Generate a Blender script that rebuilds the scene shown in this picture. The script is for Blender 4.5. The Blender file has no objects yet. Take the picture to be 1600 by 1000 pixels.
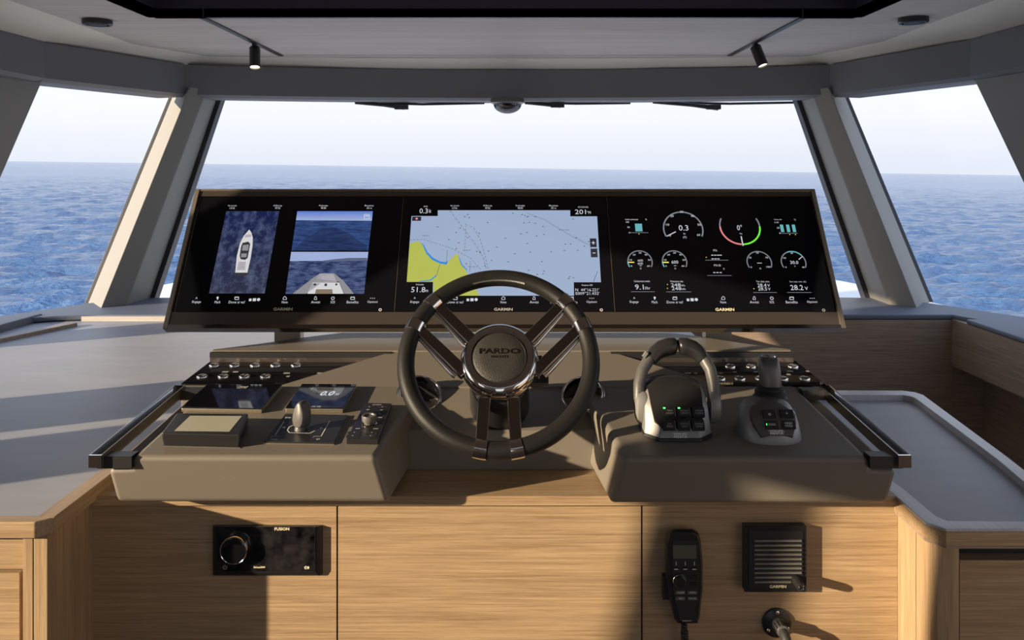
import bpy, bmesh, math, random
import numpy as np
from mathutils import Vector, Matrix

# ------------------------------------------------------------------ camera, world, sun, exposure
scene = bpy.context.scene
col = scene.collection
E, F, CX, CY = 1.6, 1300.0, 800.0, 262.0        # eye height, focal length (px), principal point

cam_d = bpy.data.cameras.new('camera'); cam = bpy.data.objects.new('camera', cam_d)
col.objects.link(cam); scene.camera = cam
cam.location = (0, 0, E); cam.rotation_euler = (math.radians(90), 0, 0)
cam_d.sensor_width = 36; cam_d.lens = 36 * F / 1600
cam_d.shift_y = -(500 - CY) / 1600
cam_d.clip_start = 0.02; cam_d.clip_end = 20000

world = bpy.data.worlds.new('sky'); scene.world = world; world.use_nodes = True
nt = world.node_tree; nt.nodes.clear()
wo = nt.nodes.new('ShaderNodeOutputWorld'); wb = nt.nodes.new('ShaderNodeBackground')
tc = nt.nodes.new('ShaderNodeTexCoord'); sx = nt.nodes.new('ShaderNodeSeparateXYZ')
rp = nt.nodes.new('ShaderNodeValToRGB')
nt.links.new(tc.outputs['Generated'], sx.inputs[0]); nt.links.new(sx.outputs['Z'], rp.inputs[0])
cr = rp.color_ramp
cr.elements[0].position = 0.0; cr.elements[0].color = (0.72, 0.76, 0.85, 1)
cr.elements[1].position = 1.0; cr.elements[1].color = (0.48, 0.68, 1.10, 1)
for p, c in ((0.02, (0.76, 0.785, 0.86)), (0.06, (0.85, 0.87, 0.925)), (0.12, (0.90, 0.925, 0.965)), (0.2, (0.90, 0.94, 1.0)), (0.45, (0.70, 0.84, 1.12))):
    e = cr.elements.new(p); e.color = (*c, 1)
nt.links.new(rp.outputs[0], wb.inputs['Color']); wb.inputs['Strength'].default_value = 1.0
nt.links.new(wb.outputs[0], wo.inputs['Surface'])

SUN = Vector((0.876, 0.427, -0.225)).normalized()
sun_d = bpy.data.lights.new('sun', 'SUN'); sun = bpy.data.objects.new('sun', sun_d); col.objects.link(sun)
sun_d.energy = 9.0; sun_d.color = (1.0, 0.81, 0.57); sun_d.angle = math.radians(0.8)
sun.rotation_euler = SUN.to_track_quat('-Z', 'Y').to_euler(); sun.location = (-6, -3, 5)

vs = scene.view_settings
vs.view_transform = 'Standard'; vs.look = 'None'; vs.gamma = 1.0; vs.use_curve_mapping = False
vs.exposure = 0.22

# ------------------------------------------------------------------ helpers
def P(px, py, d):
    return Vector(((px - CX) / F * d, d, E - (py - CY) / F * d))
def V(x, d, z):
    return Vector((x, d, E + z))
FR = {}                                          # thing name -> frame of its meshes
I4 = Matrix.Identity(4)

def tag(o, label=None, cat=None, group=None, kind=None):
    if label: o['label'] = label
    if cat: o['category'] = cat
    if group: o['group'] = group
    if kind: o['kind'] = kind
    return o

def thing(name, label=None, cat=None, M=None, group=None, kind=None):
    o = bpy.data.objects.new(name, None); col.objects.link(o)
    o.empty_display_size = 0.05
    M = M.copy() if M is not None else I4.copy()
    o.matrix_basis = M; FR[o.name] = M
    return tag(o, label, cat, group, kind)

def frame(o, x, y):
    x = Vector(x).normalized(); y = Vector(y); y = (y - x * y.dot(x)).normalized(); z = x.cross(y)
    M = Matrix((x, y, z)).transposed().to_4x4(); M.translation = Vector(o); return M
def at(v): return Matrix.Translation(Vector(v))

def hit(M, px, py, h=0.0):
    Mi = M.inverted(); lo = Mi @ Vector((0, 0, E))
    ld = Mi.to_3x3() @ Vector(((px - CX) / F, 1, -(py - CY) / F))
    t = (h - lo.z) / ld.z; p = lo + ld * t
    return p.x, p.y

class MB:
    """collects shapes into one bmesh"""
    def __init__(s): s.bm = bmesh.new(); s.wn = False
    def _bev(s, faces, bev, seg, ang=25):
        if bev <= 0: return
        s.wn = True
        es = {e for f in faces for e in f.edges}
        es = [e for e in es if len(e.link_faces) == 2 and e.calc_face_angle(0) > math.radians(ang)]
        bmesh.ops.bevel(s.bm, geom=es, offset=bev, segments=seg, affect='EDGES', profile=0.5, clamp_overlap=True)
    def box(s, x0, x1, y0, y1, z0, z1, bev=0, seg=2, M=None):
        c = [Vector((x, y, z)) for z in (z0, z1) for y in (y0, y1) for x in (x0, x1)]
        if M is not None: c = [M @ v for v in c]
        v = [s.bm.verts.new(p) for p in c]
        fs = [s.bm.faces.new([v[i] for i in q]) for q in ((0,2,3,1),(4,5,7,6),(0,1,5,4),(2,6,7,3),(0,4,6,2),(1,3,7,5))]
        s._bev(fs, bev, seg); return s
    def loft(s, rings, bev=0, seg=2, caps=True, ang=25):
        vr = [[s.bm.verts.new(Vector(p)) for p in r] for r in rings]; n = len(rings[0]); fs = []
        for a, b in zip(vr[:-1], vr[1:]):
            for i in range(n):
                j = (i + 1) % n
                fs.append(s.bm.faces.new((a[i], a[j], b[j], b[i])))
        if caps:
            fs.append(s.bm.faces.new(list(reversed(vr[0])))); fs.append(s.bm.faces.new(vr[-1]))
        bmesh.ops.recalc_face_normals(s.bm, faces=fs)
        s._bev(fs, bev, seg, ang); return s
    def prism(s, poly, z0, z1, bev=0, seg=2):
        return s.loft([[(x, y, z0) for x, y in poly], [(x, y, z1) for x, y in poly]], bev, seg)
    def face(s, pts):
        s.bm.faces.new([s.bm.verts.new(Vector(p)) for p in pts]); return s
    def tube(s, path, r, n=12, caps=True, flat=1.0, up=None):
        path = [Vector(p) for p in path]; rs = r if isinstance(r, (list, tuple)) else [r] * len(path)
        rings = []; prev = None
        for i, p in enumerate(path):
            t = (path[min(i + 1, len(path) - 1)] - path[max(i - 1, 0)]).normalized()
            if prev is None:
                a = Vector(up) if up else (Vector((0, 0, 1)) if abs(t.z) < 0.9 else Vector((1, 0, 0)))
            else: a = prev
            a = (a - t * a.dot(t)).normalized(); prev = a; b = t.cross(a)
            rings.append([p + (a * math.cos(2*math.pi*k/n) + b * math.sin(2*math.pi*k/n) * flat) * rs[i] for k in range(n)])
        return s.loft(rings, caps=caps)
    def lathe(s, prof, n=32, M=None, close=False):
        M = M or I4; vr = []
        for r, z in prof:
            if r < 1e-6: vr.append([s.bm.verts.new(M @ Vector((0, 0, z)))])
            else: vr.append([s.bm.verts.new(M @ Vector((r*math.cos(2*math.pi*k/n), r*math.sin(2*math.pi*k/n), z))) for k in range(n)])
        prs = list(zip(vr[:-1], vr[1:]))
        if close: prs.append((vr[-1], vr[0]))
        fs = []
        for a, b in prs:
            for i in range(n):
                j = (i + 1) % n
                if len(a) == 1 and len(b) == 1: continue
                if len(a) == 1: q = (a[0], b[i], b[j])
                elif len(b) == 1: q = (a[i], a[j], b[0])
                else: q = (a[i], a[j], b[j], b[i])
                fs.append(s.bm.faces.new(q))
        bmesh.ops.recalc_face_normals(s.bm, faces=fs); return s
    def torus(s, R, r, a0=0, a1=2*math.pi, n=64, m=14, M=None, ry=None):
        M = M or I4; full = abs(a1 - a0 - 2*math.pi) < 1e-6; ry = ry or r
        rings = []
        for k in range(n if full else n + 1):
            a = a0 + (a1 - a0) * k / n
            rings.append([M @ Vector(((R + r*math.cos(2*math.pi*j/m))*math.cos(a), (R + r*math.cos(2*math.pi*j/m))*math.sin(a), ry*math.sin(2*math.pi*j/m))) for j in range(m)])
        if full: rings.append(rings[0])
        s.loft(rings, caps=not full)
        if full: bmesh.ops.remove_doubles(s.bm, verts=s.bm.verts[:], dist=1e-6)
        return s
    def add_mesh(s, me, M):
        t = bmesh.new(); t.from_mesh(me); t.transform(M)
        tmp = bpy.data.meshes.new('tmp'); t.to_mesh(tmp); t.free(); s.bm.from_mesh(tmp); bpy.data.meshes.remove(tmp); return s
    def mesh(s, name, m, sharp=40, T=None):
        if T is not None: s.bm.transform(T)
        me = bpy.data.meshes.new(name); s.bm.to_mesh(me); s.bm.free()
        for p in me.polygons: p.use_smooth = True
        me.set_sharp_from_angle(angle=math.radians(sharp))
        me.materials.append(MAT[m] if isinstance(m, str) else m)
        return me
    def build(s, name, m, parent=None, world=True, sharp=40, label=None):
        if parent is not None:
            M = FR[parent.name]
            me = s.mesh(name, m, sharp, M.inverted() if world else None)
            o = bpy.data.objects.new(name, me); col.objects.link(o); o.parent = parent; FR[o.name] = M
        else:
            vs_ = [v.co for v in s.bm.verts]
            lo = Vector([min(v[i] for v in vs_) for i in range(3)]); hi = Vector([max(v[i] for v in vs_) for i in range(3)])
            c = Vector(((lo.x+hi.x)/2, (lo.y+hi.y)/2, lo.z))
            me = s.mesh(name, m, sharp, Matrix.Translation(-c))
            o = bpy.data.objects.new(name, me); col.objects.link(o); o.location = c; FR[o.name] = Matrix.Translation(c)
        if s.wn:
            w = o.modifiers.new('normals', 'WEIGHTED_NORMAL'); w.keep_sharp = True
        if label: o['label'] = label
        return o

def dup(o, parent, M):
    """copy of a part (shares its mesh) whose local transform is M"""
    c = o.copy(); col.objects.link(c); c.parent = parent; c.matrix_basis = M; return c

def text_mesh(body, shear=0.0, space=1.0, offset=0.0, extrude=0.0):
    cu = bpy.data.curves.new('t', 'FONT'); cu.body = body; cu.resolution_u = 2; cu.shear = shear
    cu.space_character = space; cu.offset = offset; cu.extrude = extrude; cu.align_x = 'LEFT'
    ob = bpy.data.objects.new('t', cu); col.objects.link(ob)
    dg = bpy.context.evaluated_depsgraph_get(); dg.update()
    me = bpy.data.meshes.new_from_object(ob.evaluated_get(dg))
    bpy.data.objects.remove(ob); bpy.data.curves.remove(cu)
    return me

class Print:
    """flat print on the plane z = h of the frame M, laid out by where it is seen"""
    def __init__(s, M, h): s.M, s.h, s.mb, s.big = M, h, MB(), None
    def at(s, px, py): return hit(s.M, px, py, s.h)
    def poly(s, pts):
        s.mb.face([(*s.at(*p), s.h) for p in pts]); return s
    def rect(s, x0, y0, x1, y1):
        mx, my = (x0+x1)/2, (y0+y1)/2
        a, c = s.at(x0, my)[0], s.at(x1, my)[0]; b, d = s.at(mx, y1)[1], s.at(mx, y0)[1]; s.mb.face([(a, b, s.h), (c, b, s.h), (c, d, s.h), (a, d, s.h)]); return s
    def line(s, pts, w):
        q = [Vector(s.at(*p)) for p in pts]; s.lline(q, w); return s
    def lline(s, q, w):
        for a, b in zip(q[:-1], q[1:]):
            a, b = Vector(a), Vector(b); t = (b - a)
            if t.length < 1e-6: continue
            n = Vector((-t.y, t.x)).normalized() * w / 2
            s.mb.face([(*(a - n), s.h), (*(b - n), s.h), (*(b + n), s.h), (*(a + n), s.h)])
        return s
    def dash(s, pts, w, L, gap):
        for a, b in zip(pts[:-1], pts[1:]):
            a, b = Vector(a), Vector(b); n = max(1, int((b - a).length / (L + gap))); t = (b - a) / n
            for k in range(n): s.line([a + t * k, a + t * (k + L / (L + gap))], w)
        return s
    def arc(s, px, py, rpx, a0, a1, wpx, n=28):
        x, y = s.at(px, py); u = s.at(px + 1, py)[0] - x; r, w = rpx * u, wpx * u
        for k in range(n):
            a, b = (math.radians(a0 + (a1 - a0) * t / n) for t in (k, k + 1))
            s.mb.face([(x + q*math.cos(g), y + q*math.sin(g), s.h) for q, g in ((r-w/2, a), (r+w/2, a), (r+w/2, b), (r-w/2, b))])
        return s
    def disc(s, px, py, rpx, n=14):
        x, y = s.at(px, py); r = (s.at(px + 1, py)[0] - x) * rpx
        s.mb.face([(x + r*math.cos(2*math.pi*k/n), y + r*math.sin(2*math.pi*k/n), s.h) for k in range(n)]); return s
    def text(s, body, px, py, hpx, wpx=None, shear=0.0, bold=0.0):
        if hpx > 6.5 and s.big is not None:                   # a large reading is a part of its own
            Print(s.M, s.h).text(body, px, py, hpx, wpx, shear, bold).build('reading', 'ui_white', s.big); return s
        me = text_mesh(body, shear, offset=bold); vs_ = [v.co for v in me.vertices]
        if not vs_: return s
        x0, x1 = min(v.x for v in vs_), max(v.x for v in vs_); y0, y1 = min(v.y for v in vs_), max(v.y for v in vs_)
        cx_, cy_ = s.at(px, py); H = abs(s.at(px, py - hpx/2)[1] - s.at(px, py + hpx/2)[1])
        k = H / max(0.3, y1 - y0); W = abs(s.at(px + wpx/2, py)[0] - s.at(px - wpx/2, py)[0]) if wpx else (x1 - x0) * k
        T = Matrix.Translation((cx_, cy_, s.h)) @ Matrix.Diagonal((W / (x1 - x0), k, 1, 1)) @ Matrix.Translation((-(x0+x1)/2, -(y0+y1)/2, 0))
        s.mb.add_mesh(me, T); bpy.data.meshes.remove(me); return s
    def build(s, name, m, parent): return s.mb.build(name, m, parent, world=False)

# ------------------------------------------------------------------ materials
MAT = {}
def mat(name, c, rough=0.5, metal=0.0, bump=0.0, bscale=300, var=0.0, vscale=6, emit=None, es=1.0, coat=0.0, spec=0.5, stretch=(1,1,1)):
    m = bpy.data.materials.new(name); m.use_nodes = True; n = m.node_tree; b = n.nodes['Principled BSDF']
    b.inputs['Base Color'].default_value = (*c, 1); b.inputs['Roughness'].default_value = rough; b.inputs['Metallic'].default_value = metal
    b.inputs['Coat Weight'].default_value = coat; b.inputs['Specular IOR Level'].default_value = spec
    if emit: b.inputs['Emission Color'].default_value = (*emit, 1); b.inputs['Emission Strength'].default_value = es
    if bump or var:
        t = n.nodes.new('ShaderNodeTexCoord'); mp = n.nodes.new('ShaderNodeMapping'); mp.inputs['Scale'].default_value = stretch
        n.links.new(t.outputs['Object'], mp.inputs[0])
    if bump:
        z = n.nodes.new('ShaderNodeTexNoise'); z.inputs['Scale'].default_value = bscale; z.inputs['Detail'].default_value = 3
        n.links.new(mp.outputs[0], z.inputs['Vector'])
        bp = n.nodes.new('ShaderNodeBump'); bp.inputs['Strength'].default_value = bump; bp.inputs['Distance'].default_value = 0.001
        n.links.new(z.outputs['Fac'], bp.inputs['Height']); n.links.new(bp.outputs[0], b.inputs['Normal'])
    if var:
        z = n.nodes.new('ShaderNodeTexNoise'); z.inputs['Scale'].default_value = vscale; z.inputs['Detail'].default_value = 5
        n.links.new(mp.outputs[0], z.inputs['Vector'])
        r = n.nodes.new('ShaderNodeValToRGB'); r.color_ramp.elements[0].position = 0.3; r.color_ramp.elements[1].position = 0.7
        r.color_ramp.elements[0].color = (*[q*(1-var) for q in c], 1); r.color_ramp.elements[1].color = (*[min(1, q*(1+var)) for q in c], 1)
        n.links.new(z.outputs['Fac'], r.inputs[0]); n.links.new(r.outputs[0], b.inputs['Base Color'])
    MAT[name] = m; return m

def wood(name, dark, light, axis=0, rough=0.45, fine=260, long=5.0):
    m = bpy.data.materials.new(name); m.use_nodes = True; n = m.node_tree; b = n.nodes['Principled BSDF']
    b.inputs['Roughness'].default_value = rough
    t = n.nodes.new('ShaderNodeTexCoord')
    def nz(sc_long, sc_across, detail, dist=0.0):
        mp = n.nodes.new('ShaderNodeMapping'); s = [sc_across] * 3; s[axis] = sc_long; mp.inputs['Scale'].default_value = s
        n.links.new(t.outputs['Object'], mp.inputs[0])
        z = n.nodes.new('ShaderNodeTexNoise'); z.inputs['Scale'].default_value = 1.0; z.inputs['Detail'].default_value = detail
        z.inputs['Distortion'].default_value = dist; z.inputs['Roughness'].default_value = 0.65
        n.links.new(mp.outputs[0], z.inputs['Vector']); return z.outputs['Fac']
    a = nz(long, fine, 4, 0.4); c = nz(long * 0.3, fine * 0.16, 5, 0.8); d = nz(long * 5, fine * 4, 2)
    def mth(op, x, y):
        q = n.nodes.new('ShaderNodeMath'); q.operation = op
        for i, v in enumerate((x, y)):
            if isinstance(v, (int, float)): q.inputs[i].default_value = v
            else: n.links.new(v, q.inputs[i])
        return q.outputs[0]
    h = mth('ADD', mth('ADD', mth('MULTIPLY', a, 0.52), mth('MULTIPLY', c, 0.28)), mth('MULTIPLY', d, 0.20))
    r = n.nodes.new('ShaderNodeValToRGB'); r.color_ramp.elements[0].position = 0.36; r.color_ramp.elements[1].position = 0.62
    r.color_ramp.elements[0].color = (*dark, 1); r.color_ramp.elements[1].color = (*light, 1)
    n.links.new(h, r.inputs[0]); n.links.new(r.outputs[0], b.inputs['Base Color'])
    bp = n.nodes.new('ShaderNodeBump'); bp.inputs['Strength'].default_value = 0.25; bp.inputs['Distance'].default_value = 0.0006
    n.links.new(a, bp.inputs['Height']); n.links.new(bp.outputs[0], b.inputs['Normal'])
    MAT[name] = m; return m

def glow(name, c, s=1.0, base=(0.01, 0.01, 0.012)):
    return mat(name, base, 0.25, emit=c, es=s)

OAK_D, OAK_L = (0.235, 0.148, 0.079), (0.455, 0.320, 0.182)
wood('oak_x', OAK_D, OAK_L, 0); wood('oak_y', OAK_D, OAK_L, 1); wood('oak_z', OAK_D, OAK_L, 2)
wood('walnut_x', (0.20, 0.145, 0.105), (0.37, 0.285, 0.215), 0, fine=150); wood('walnut_y', (0.20, 0.145, 0.105), (0.37, 0.285, 0.215), 1, fine=150)
wood('ceiling_veneer', (0.50, 0.455, 0.425), (0.66, 0.61, 0.575), 0, 0.6, fine=60, long=1.5)
wood('pale_oak_x', (0.46, 0.41, 0.37), (0.60, 0.55, 0.51), 0); wood('sky_tinted_oak_y', (0.40, 0.38, 0.39), (0.54, 0.52, 0.54), 1, rough=0.3)  # the y oak carries a bluish sky reflection in its colour
mat('taupe_leather', (0.168, 0.145, 0.115), 0.5, bump=0.35, bscale=900)
mat('header_leather', (0.155, 0.158, 0.172), 0.6, bump=0.3, bscale=700)  # bluish cast of the shade mixed into the leather colour
mat('pillar_leather', (0.24, 0.232, 0.215), 0.6, bump=0.25, bscale=700)
mat('dash_leather', (0.11, 0.13, 0.175), 0.55, bump=0.3, bscale=700)  # own dark blue-grey, pushed bluer to carry the tint of the shade
mat('counter_laminate', (0.30, 0.302, 0.330), 0.45, bump=0.1, bscale=500, var=0.07, vscale=9, stretch=(0.6, 2, 2))  # blue of skylit shade mixed into the laminate colour
mat('cream_soffit', (0.80, 0.76, 0.66), 0.5)
mat('black_seal', (0.03, 0.03, 0.035), 0.5)
mat('black_gloss', (0.006, 0.006, 0.008), 0.06, coat=0.5)
mat('smudged_glass', (0.012, 0.011, 0.012), 0.12, var=0.95, vscale=45)
mat('screen_glass', (0.004, 0.004, 0.006), 0.07)
mat('black_plastic', (0.018, 0.018, 0.019), 0.38)
mat('black_satin', (0.018, 0.0175, 0.018), 0.3, spec=0.4)
mat('grey_plastic', (0.10, 0.095, 0.09), 0.4)
mat('navy_gloss', (0.040, 0.036, 0.060), 0.3)
mat('dark_trim', (0.20, 0.165, 0.14), 0.20, metal=0.8)
mat('bronze_trim', (0.46, 0.40, 0.31), 0.33, metal=0.85)
mat('chrome', (0.78, 0.74, 0.69), 0.07, metal=1.0)
mat('dark_chrome', (0.36, 0.31, 0.27), 0.10, metal=1.0)
mat('silver_paint', (0.25, 0.245, 0.235), 0.45, metal=0.35)
mat('lever_grey', (0.075, 0.072, 0.068), 0.45)
mat('lit_slat_grey', (0.17, 0.16, 0.14), 0.35)  # coloured brighter than the housing to stand for sunlit slat tops
mat('gunmetal', (0.13, 0.125, 0.12), 0.35, metal=0.5)
mat('wheel_leather', (0.014, 0.0135, 0.013), 0.42, bump=0.5, bscale=600, spec=0.22)
mat('hub_leather', (0.030, 0.028, 0.025), 0.45, bump=0.9, bscale=500, spec=0.35)
mat('rubber', (0.02, 0.02, 0.02), 0.6)
mat('lcd', (0.42, 0.41, 0.30), 0.3)
mat('lcd_dark', (0.10, 0.10, 0.075), 0.25)
mat('white_print', (0.75, 0.75, 0.72), 0.5)
mat('grey_print', (0.34, 0.34, 0.33), 0.5)
mat('gold_print', (0.75, 0.68, 0.48), 0.5)
mat('white_gelcoat', (0.80, 0.80, 0.78), 0.3)
mat('floor_teak', (0.10, 0.065, 0.045), 0.5, var=0.2, vscale=20, stretch=(8, 0.6, 1))
mat('blocker_cloth', (0.22, 0.19, 0.16), 0.6)
glow('ui_white', (0.85, 0.88, 0.95), 0.62); glow('ui_grey', (0.30, 0.32, 0.36), 0.6); glow('ui_dim', (0.022, 0.022, 0.032), 1.0)
glow('ui_red', (0.75, 0.22, 0.24), 0.9); glow('ui_green', (0.16, 0.80, 0.06), 0.9); glow('ui_teal', (0.14, 0.46, 0.50), 0.8); glow('ui_yellow', (0.85, 0.75, 0.1), 0.9)
glow('chart_sea', (0.295, 0.375, 0.53), 0.95); glow('chart_land', (0.40, 0.44, 0.075), 0.95); glow('chart_shallow', (0.02, 0.22, 0.60), 0.95); glow('chart_ink', (0.08, 0.10, 0.14), 0.8)
glow('ui_bar', (0.016, 0.016, 0.026), 1.0); glow('boat_white', (0.62, 0.62, 0.62), 0.9); glow('boat_grey', (0.25, 0.25, 0.27), 0.9); glow('boat_dark', (0.03, 0.03, 0.035), 1)
glow('deck_lilac', (0.40, 0.37, 0.42), 0.9); glow('deck_tan', (0.22, 0.17, 0.12), 0.9)
glow('wake_blue', (0.011, 0.020, 0.080), 1.0); glow('hill', (0.10, 0.12, 0.20), 0.9)
glow('led_green', (0.05, 1.0, 0.12), 4.0); glow('lamp_lens', (1.0, 0.85, 0.55), 14.0)

def picture(name, c0, c1, scale, stretch=(1, 1, 1), lo=0.35, hi=0.7, detail=6, grad=None):
    """emissive camera picture on a screen: noise between two colours, optionally blended along local y"""
    m = bpy.data.materials.new(name); m.use_nodes = True; n = m.node_tree; b = n.nodes['Principled BSDF']
    b.inputs['Base Color'].default_value = (0.01, 0.01, 0.012, 1); b.inputs['Roughness'].default_value = 0.25
    t = n.nodes.new('ShaderNodeTexCoord'); mp = n.nodes.new('ShaderNodeMapping'); mp.inputs['Scale'].default_value = stretch
    n.links.new(t.outputs['Object'], mp.inputs[0])
    z = n.nodes.new('ShaderNodeTexNoise'); z.inputs['Scale'].default_value = scale; z.inputs['Detail'].default_value = detail; z.inputs['Roughness'].default_value = 0.7
    n.links.new(mp.outputs[0], z.inputs['Vector'])
    r = n.nodes.new('ShaderNodeValToRGB'); r.color_ramp.elements[0].position = lo; r.color_ramp.elements[1].position = hi
    r.color_ramp.elements[0].color = (*c0, 1); r.color_ramp.elements[1].color = (*c1, 1)
    n.links.new(z.outputs['Fac'], r.inputs[0]); out = r.outputs[0]
    if grad:
        (y0, y1, ca, cb) = grad
        sp = n.nodes.new('ShaderNodeSeparateXYZ'); n.links.new(t.outputs['Object'], sp.inputs[0])
        mr = n.nodes.new('ShaderNodeMapRange'); mr.inputs['From Min'].default_value = y0; mr.inputs['From Max'].default_value = y1
        n.links.new(sp.outputs['Y'], mr.inputs['Value'])
        r2 = n.nodes.new('ShaderNodeValToRGB'); r2.color_ramp.elements[0].color = (*ca, 1); r2.color_ramp.elements[1].color = (*cb, 1)
        n.links.new(mr.outputs[0], r2.inputs[0])
        mx = n.nodes.new('ShaderNodeMix'); mx.data_type = 'RGBA'; mx.inputs['Factor'].default_value = 0.45
        n.links.new(out, mx.inputs['A']); n.links.new(r2.outputs[0], mx.inputs['B']); out = mx.outputs['Result']
    n.links.new(out, b.inputs['Emission Color']); b.inputs['Emission Strength'].default_value = 0.9
    MAT[name] = m

def glass(name, tint, gloss):
    m = bpy.data.materials.new(name); m.use_nodes = True; n = m.node_tree; n.nodes.clear()
    o = n.nodes.new('ShaderNodeOutputMaterial'); mx = n.nodes.new('ShaderNodeMixShader'); t = n.nodes.new('ShaderNodeBsdfTransparent'); g = n.nodes.new('ShaderNodeBsdfGlossy')
    t.inputs[0].default_value = (*tint, 1); g.inputs['Roughness'].default_value = 0.02; mx.inputs[0].default_value = gloss
    n.links.new(t.outputs[0], mx.inputs[1]); n.links.new(g.outputs[0], mx.inputs[2]); n.links.new(mx.outputs[0], o.inputs[0]); MAT[name] = m
glass('clear_glass', (0.985, 0.99, 0.995), 0.012); mat('sunshade', (0.24, 0.185, 0.14), 0.7)
glass('dome_glass', (0.13, 0.14, 0.15), 0.14)

# ================================================================== SETTING
# ---- sea, tilted by the boat's slight roll
def make_sea():
    rng = np.random.default_rng(4)
    rows = np.concatenate([np.geomspace(12, 260, 330), np.geomspace(264, 9000, 60)])
    th = np.linspace(-math.radians(62), math.radians(62), 420)
    R_, T_ = np.meshgrid(rows, th, indexing='ij'); X = R_ * np.sin(T_); Y = R_ * np.cos(T_); Z = np.zeros_like(X)
    for k in range(48):
        L = 0.55 * (1.095 ** (k % 24)); a = rng.uniform(-0.7, 0.7) + math.pi / 2 + 0.12
        amp = 0.0105 * L ** 0.8; kx, ky = math.cos(a) * 2*math.pi/L, math.sin(a) * 2*math.pi/L
        fade = np.clip(1.6 - R_ * (124/420*math.pi/180*2.5) / L * 0.9, 0, 1)
        ph = kx * X + ky * Y + rng.uniform(0, 6.28) + 0.6*np.sin(0.11*X + 0.07*Y + k)
        Z += amp * fade * (np.sin(ph) + 0.35 * np.sin(2*ph + 1.2))
    Z *= np.clip((420 - R_) / 380, 0, 1)
    v = np.stack([X, Y, Z], -1).reshape(-1, 3); n, m = R_.shape
    i = np.arange((n - 1) * m).reshape(n - 1, m)[:, :-1].ravel()
    f = np.stack([i, i + 1, i + m + 1, i + m], -1)
    me = bpy.data.meshes.new('sea'); me.from_pydata(v.tolist(), [], f.tolist())
    for p in me.polygons: p.use_smooth = True
    mm = bpy.data.materials.new('sea_water'); mm.use_nodes = True; nn = mm.node_tree; b = nn.nodes['Principled BSDF']
    b.inputs['Base Color'].default_value = (0.066, 0.145, 0.295, 1); b.inputs['Roughness'].default_value = 0.14; b.inputs['IOR'].default_value = 1.33
    t = nn.nodes.new('ShaderNodeTexCoord'); last = None
    for sc, st, di in ((0.30, 1.0, 0.8), (1.1, 1.0, 0.45), (4.0, 0.7, 0.08)):
        mp = nn.nodes.new('ShaderNodeMapping'); mp.inputs['Scale'].default_value = (0.5, 1.3, 1); nn.links.new(t.outputs['Object'], mp.inputs[0])
        z = nn.nodes.new('ShaderNodeTexNoise'); z.inputs['Scale'].default_value = sc; z.inputs['Detail'].default_value = 6; z.inputs['Roughness'].default_value = 0.6
        nn.links.new(mp.outputs[0], z.inputs['Vector'])
        bp = nn.nodes.new('ShaderNodeBump'); bp.inputs['Strength'].default_value = st; bp.inputs['Distance'].default_value = di
        nn.links.new(z.outputs['Fac'], bp.inputs['Height'])
        if last: nn.links.new(last, bp.inputs['Normal'])
        last = bp.outputs[0]
    nn.links.new(last, b.inputs['Normal']); me.materials.append(mm)
    o = bpy.data.objects.new('sea', me); col.objects.link(o)
    o.location = (0, 0, E - 4.0); o.rotation_euler = (0, math.radians(0.80), 0)
    tag(o, 'blue rippled sea stretching to the horizon outside the windows', 'sea', kind='stuff')
make_sea()

def struct(name, mb, m, label, cat, parent=None):
    o = mb.build(name, m, parent)
    if parent is None: tag(o, label, cat, kind='structure')
    return o

# ---- foredeck outside
hw = [(3.95, 2.38), (4.5, 2.34), (5.2, 2.24), (6.2, 1.95), (7.7, 1.25), (9.2, 0.05)]
poly = [(-w, d) for d, w in hw] + [(w, d) for d, w in reversed(hw)]
struct('trim_1', MB().prism(poly, E-0.90, E-0.74, 0.02), 'white_gelcoat', 'white moulded foredeck seen through the front window', 'deck')

# ---- floor and lower hull walls
struct('floor', MB().box(-2.2, 2.2, -3, 3.6, -0.05, 0.0), 'floor_teak', 'dark wooden cabin floor around the helm', 'floor')
struct('wall_left', MB().box(-2.14, -2.04, -3, 3.0, 0, E-0.60), 'walnut_y', 'low wooden wall under the port windows', 'wall')
struct('wall_front', MB().box(0.64, 1.745, 3.30, 3.34, 0, E-0.604), 'walnut_x', 'wooden bulkhead below the dash to starboard', 'wall')
wr = thing('wall_right', kind='structure', M=at((1.76, 2.2, 0)))
tag(wr, 'wooden side panelling below the starboard window', 'wall')
MB().box(1.745, 1.80, 1.0, 3.30, E-0.785, E-0.600, 0.003).build('upper_board', 'walnut_y', wr)
MB().box(1.87, 1.93, -3, 3.34, 0, E-0.62).build('lower_panel', 'walnut_y', wr)
MB().box(1.746, 1.87, 3.30, 3.34, 0, E-0.604).build('end_panel', 'walnut_x', wr)

ab = thing('wall_back', 'unseen wooden bulkhead with doorway, added to cut fill light from aft', 'wall', at((0, -2.5, 0)), kind='structure')  # added out of view to hold back skylight from behind
for x0, x1 in ((-2.14, -0.5), (0.5, 2.14)):
    MB().box(x0, x1, -2.55, -2.5, 0, E+0.5).build('panel', 'walnut_x', ab)
MB().box(-0.5, 0.5, -2.55, -2.5, E+0.30, E+0.5).build('lintel', 'walnut_x', ab)

# ---- dash sill below the windscreen
ZS = -0.583
sill = thing('trim_2', 'dark blue-grey padded sill below the windscreen', 'sill', at((0, 3.4, E-0.6)), kind='structure')
pts = [(-1.64, 3.30), (1.745, 3.30), (1.80, 3.18), (2.12, 3.05), (1.72, 3.72), (0.9, 3.80), (0, 3.83), (-0.9, 3.80), (-1.74, 3.72), (-2.12, 3.10), (-1.80, 3.27)]
MB().prism(pts, E-0.6035, E+ZS, 0.006, 3).build('sill_top', 'dash_leather', sill)
MB().box(-1.70, 0.60, 3.284, 3.30, E-0.606, E-0.588, 0.003).build('sill_edge', 'pale_oak_x', sill)
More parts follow.
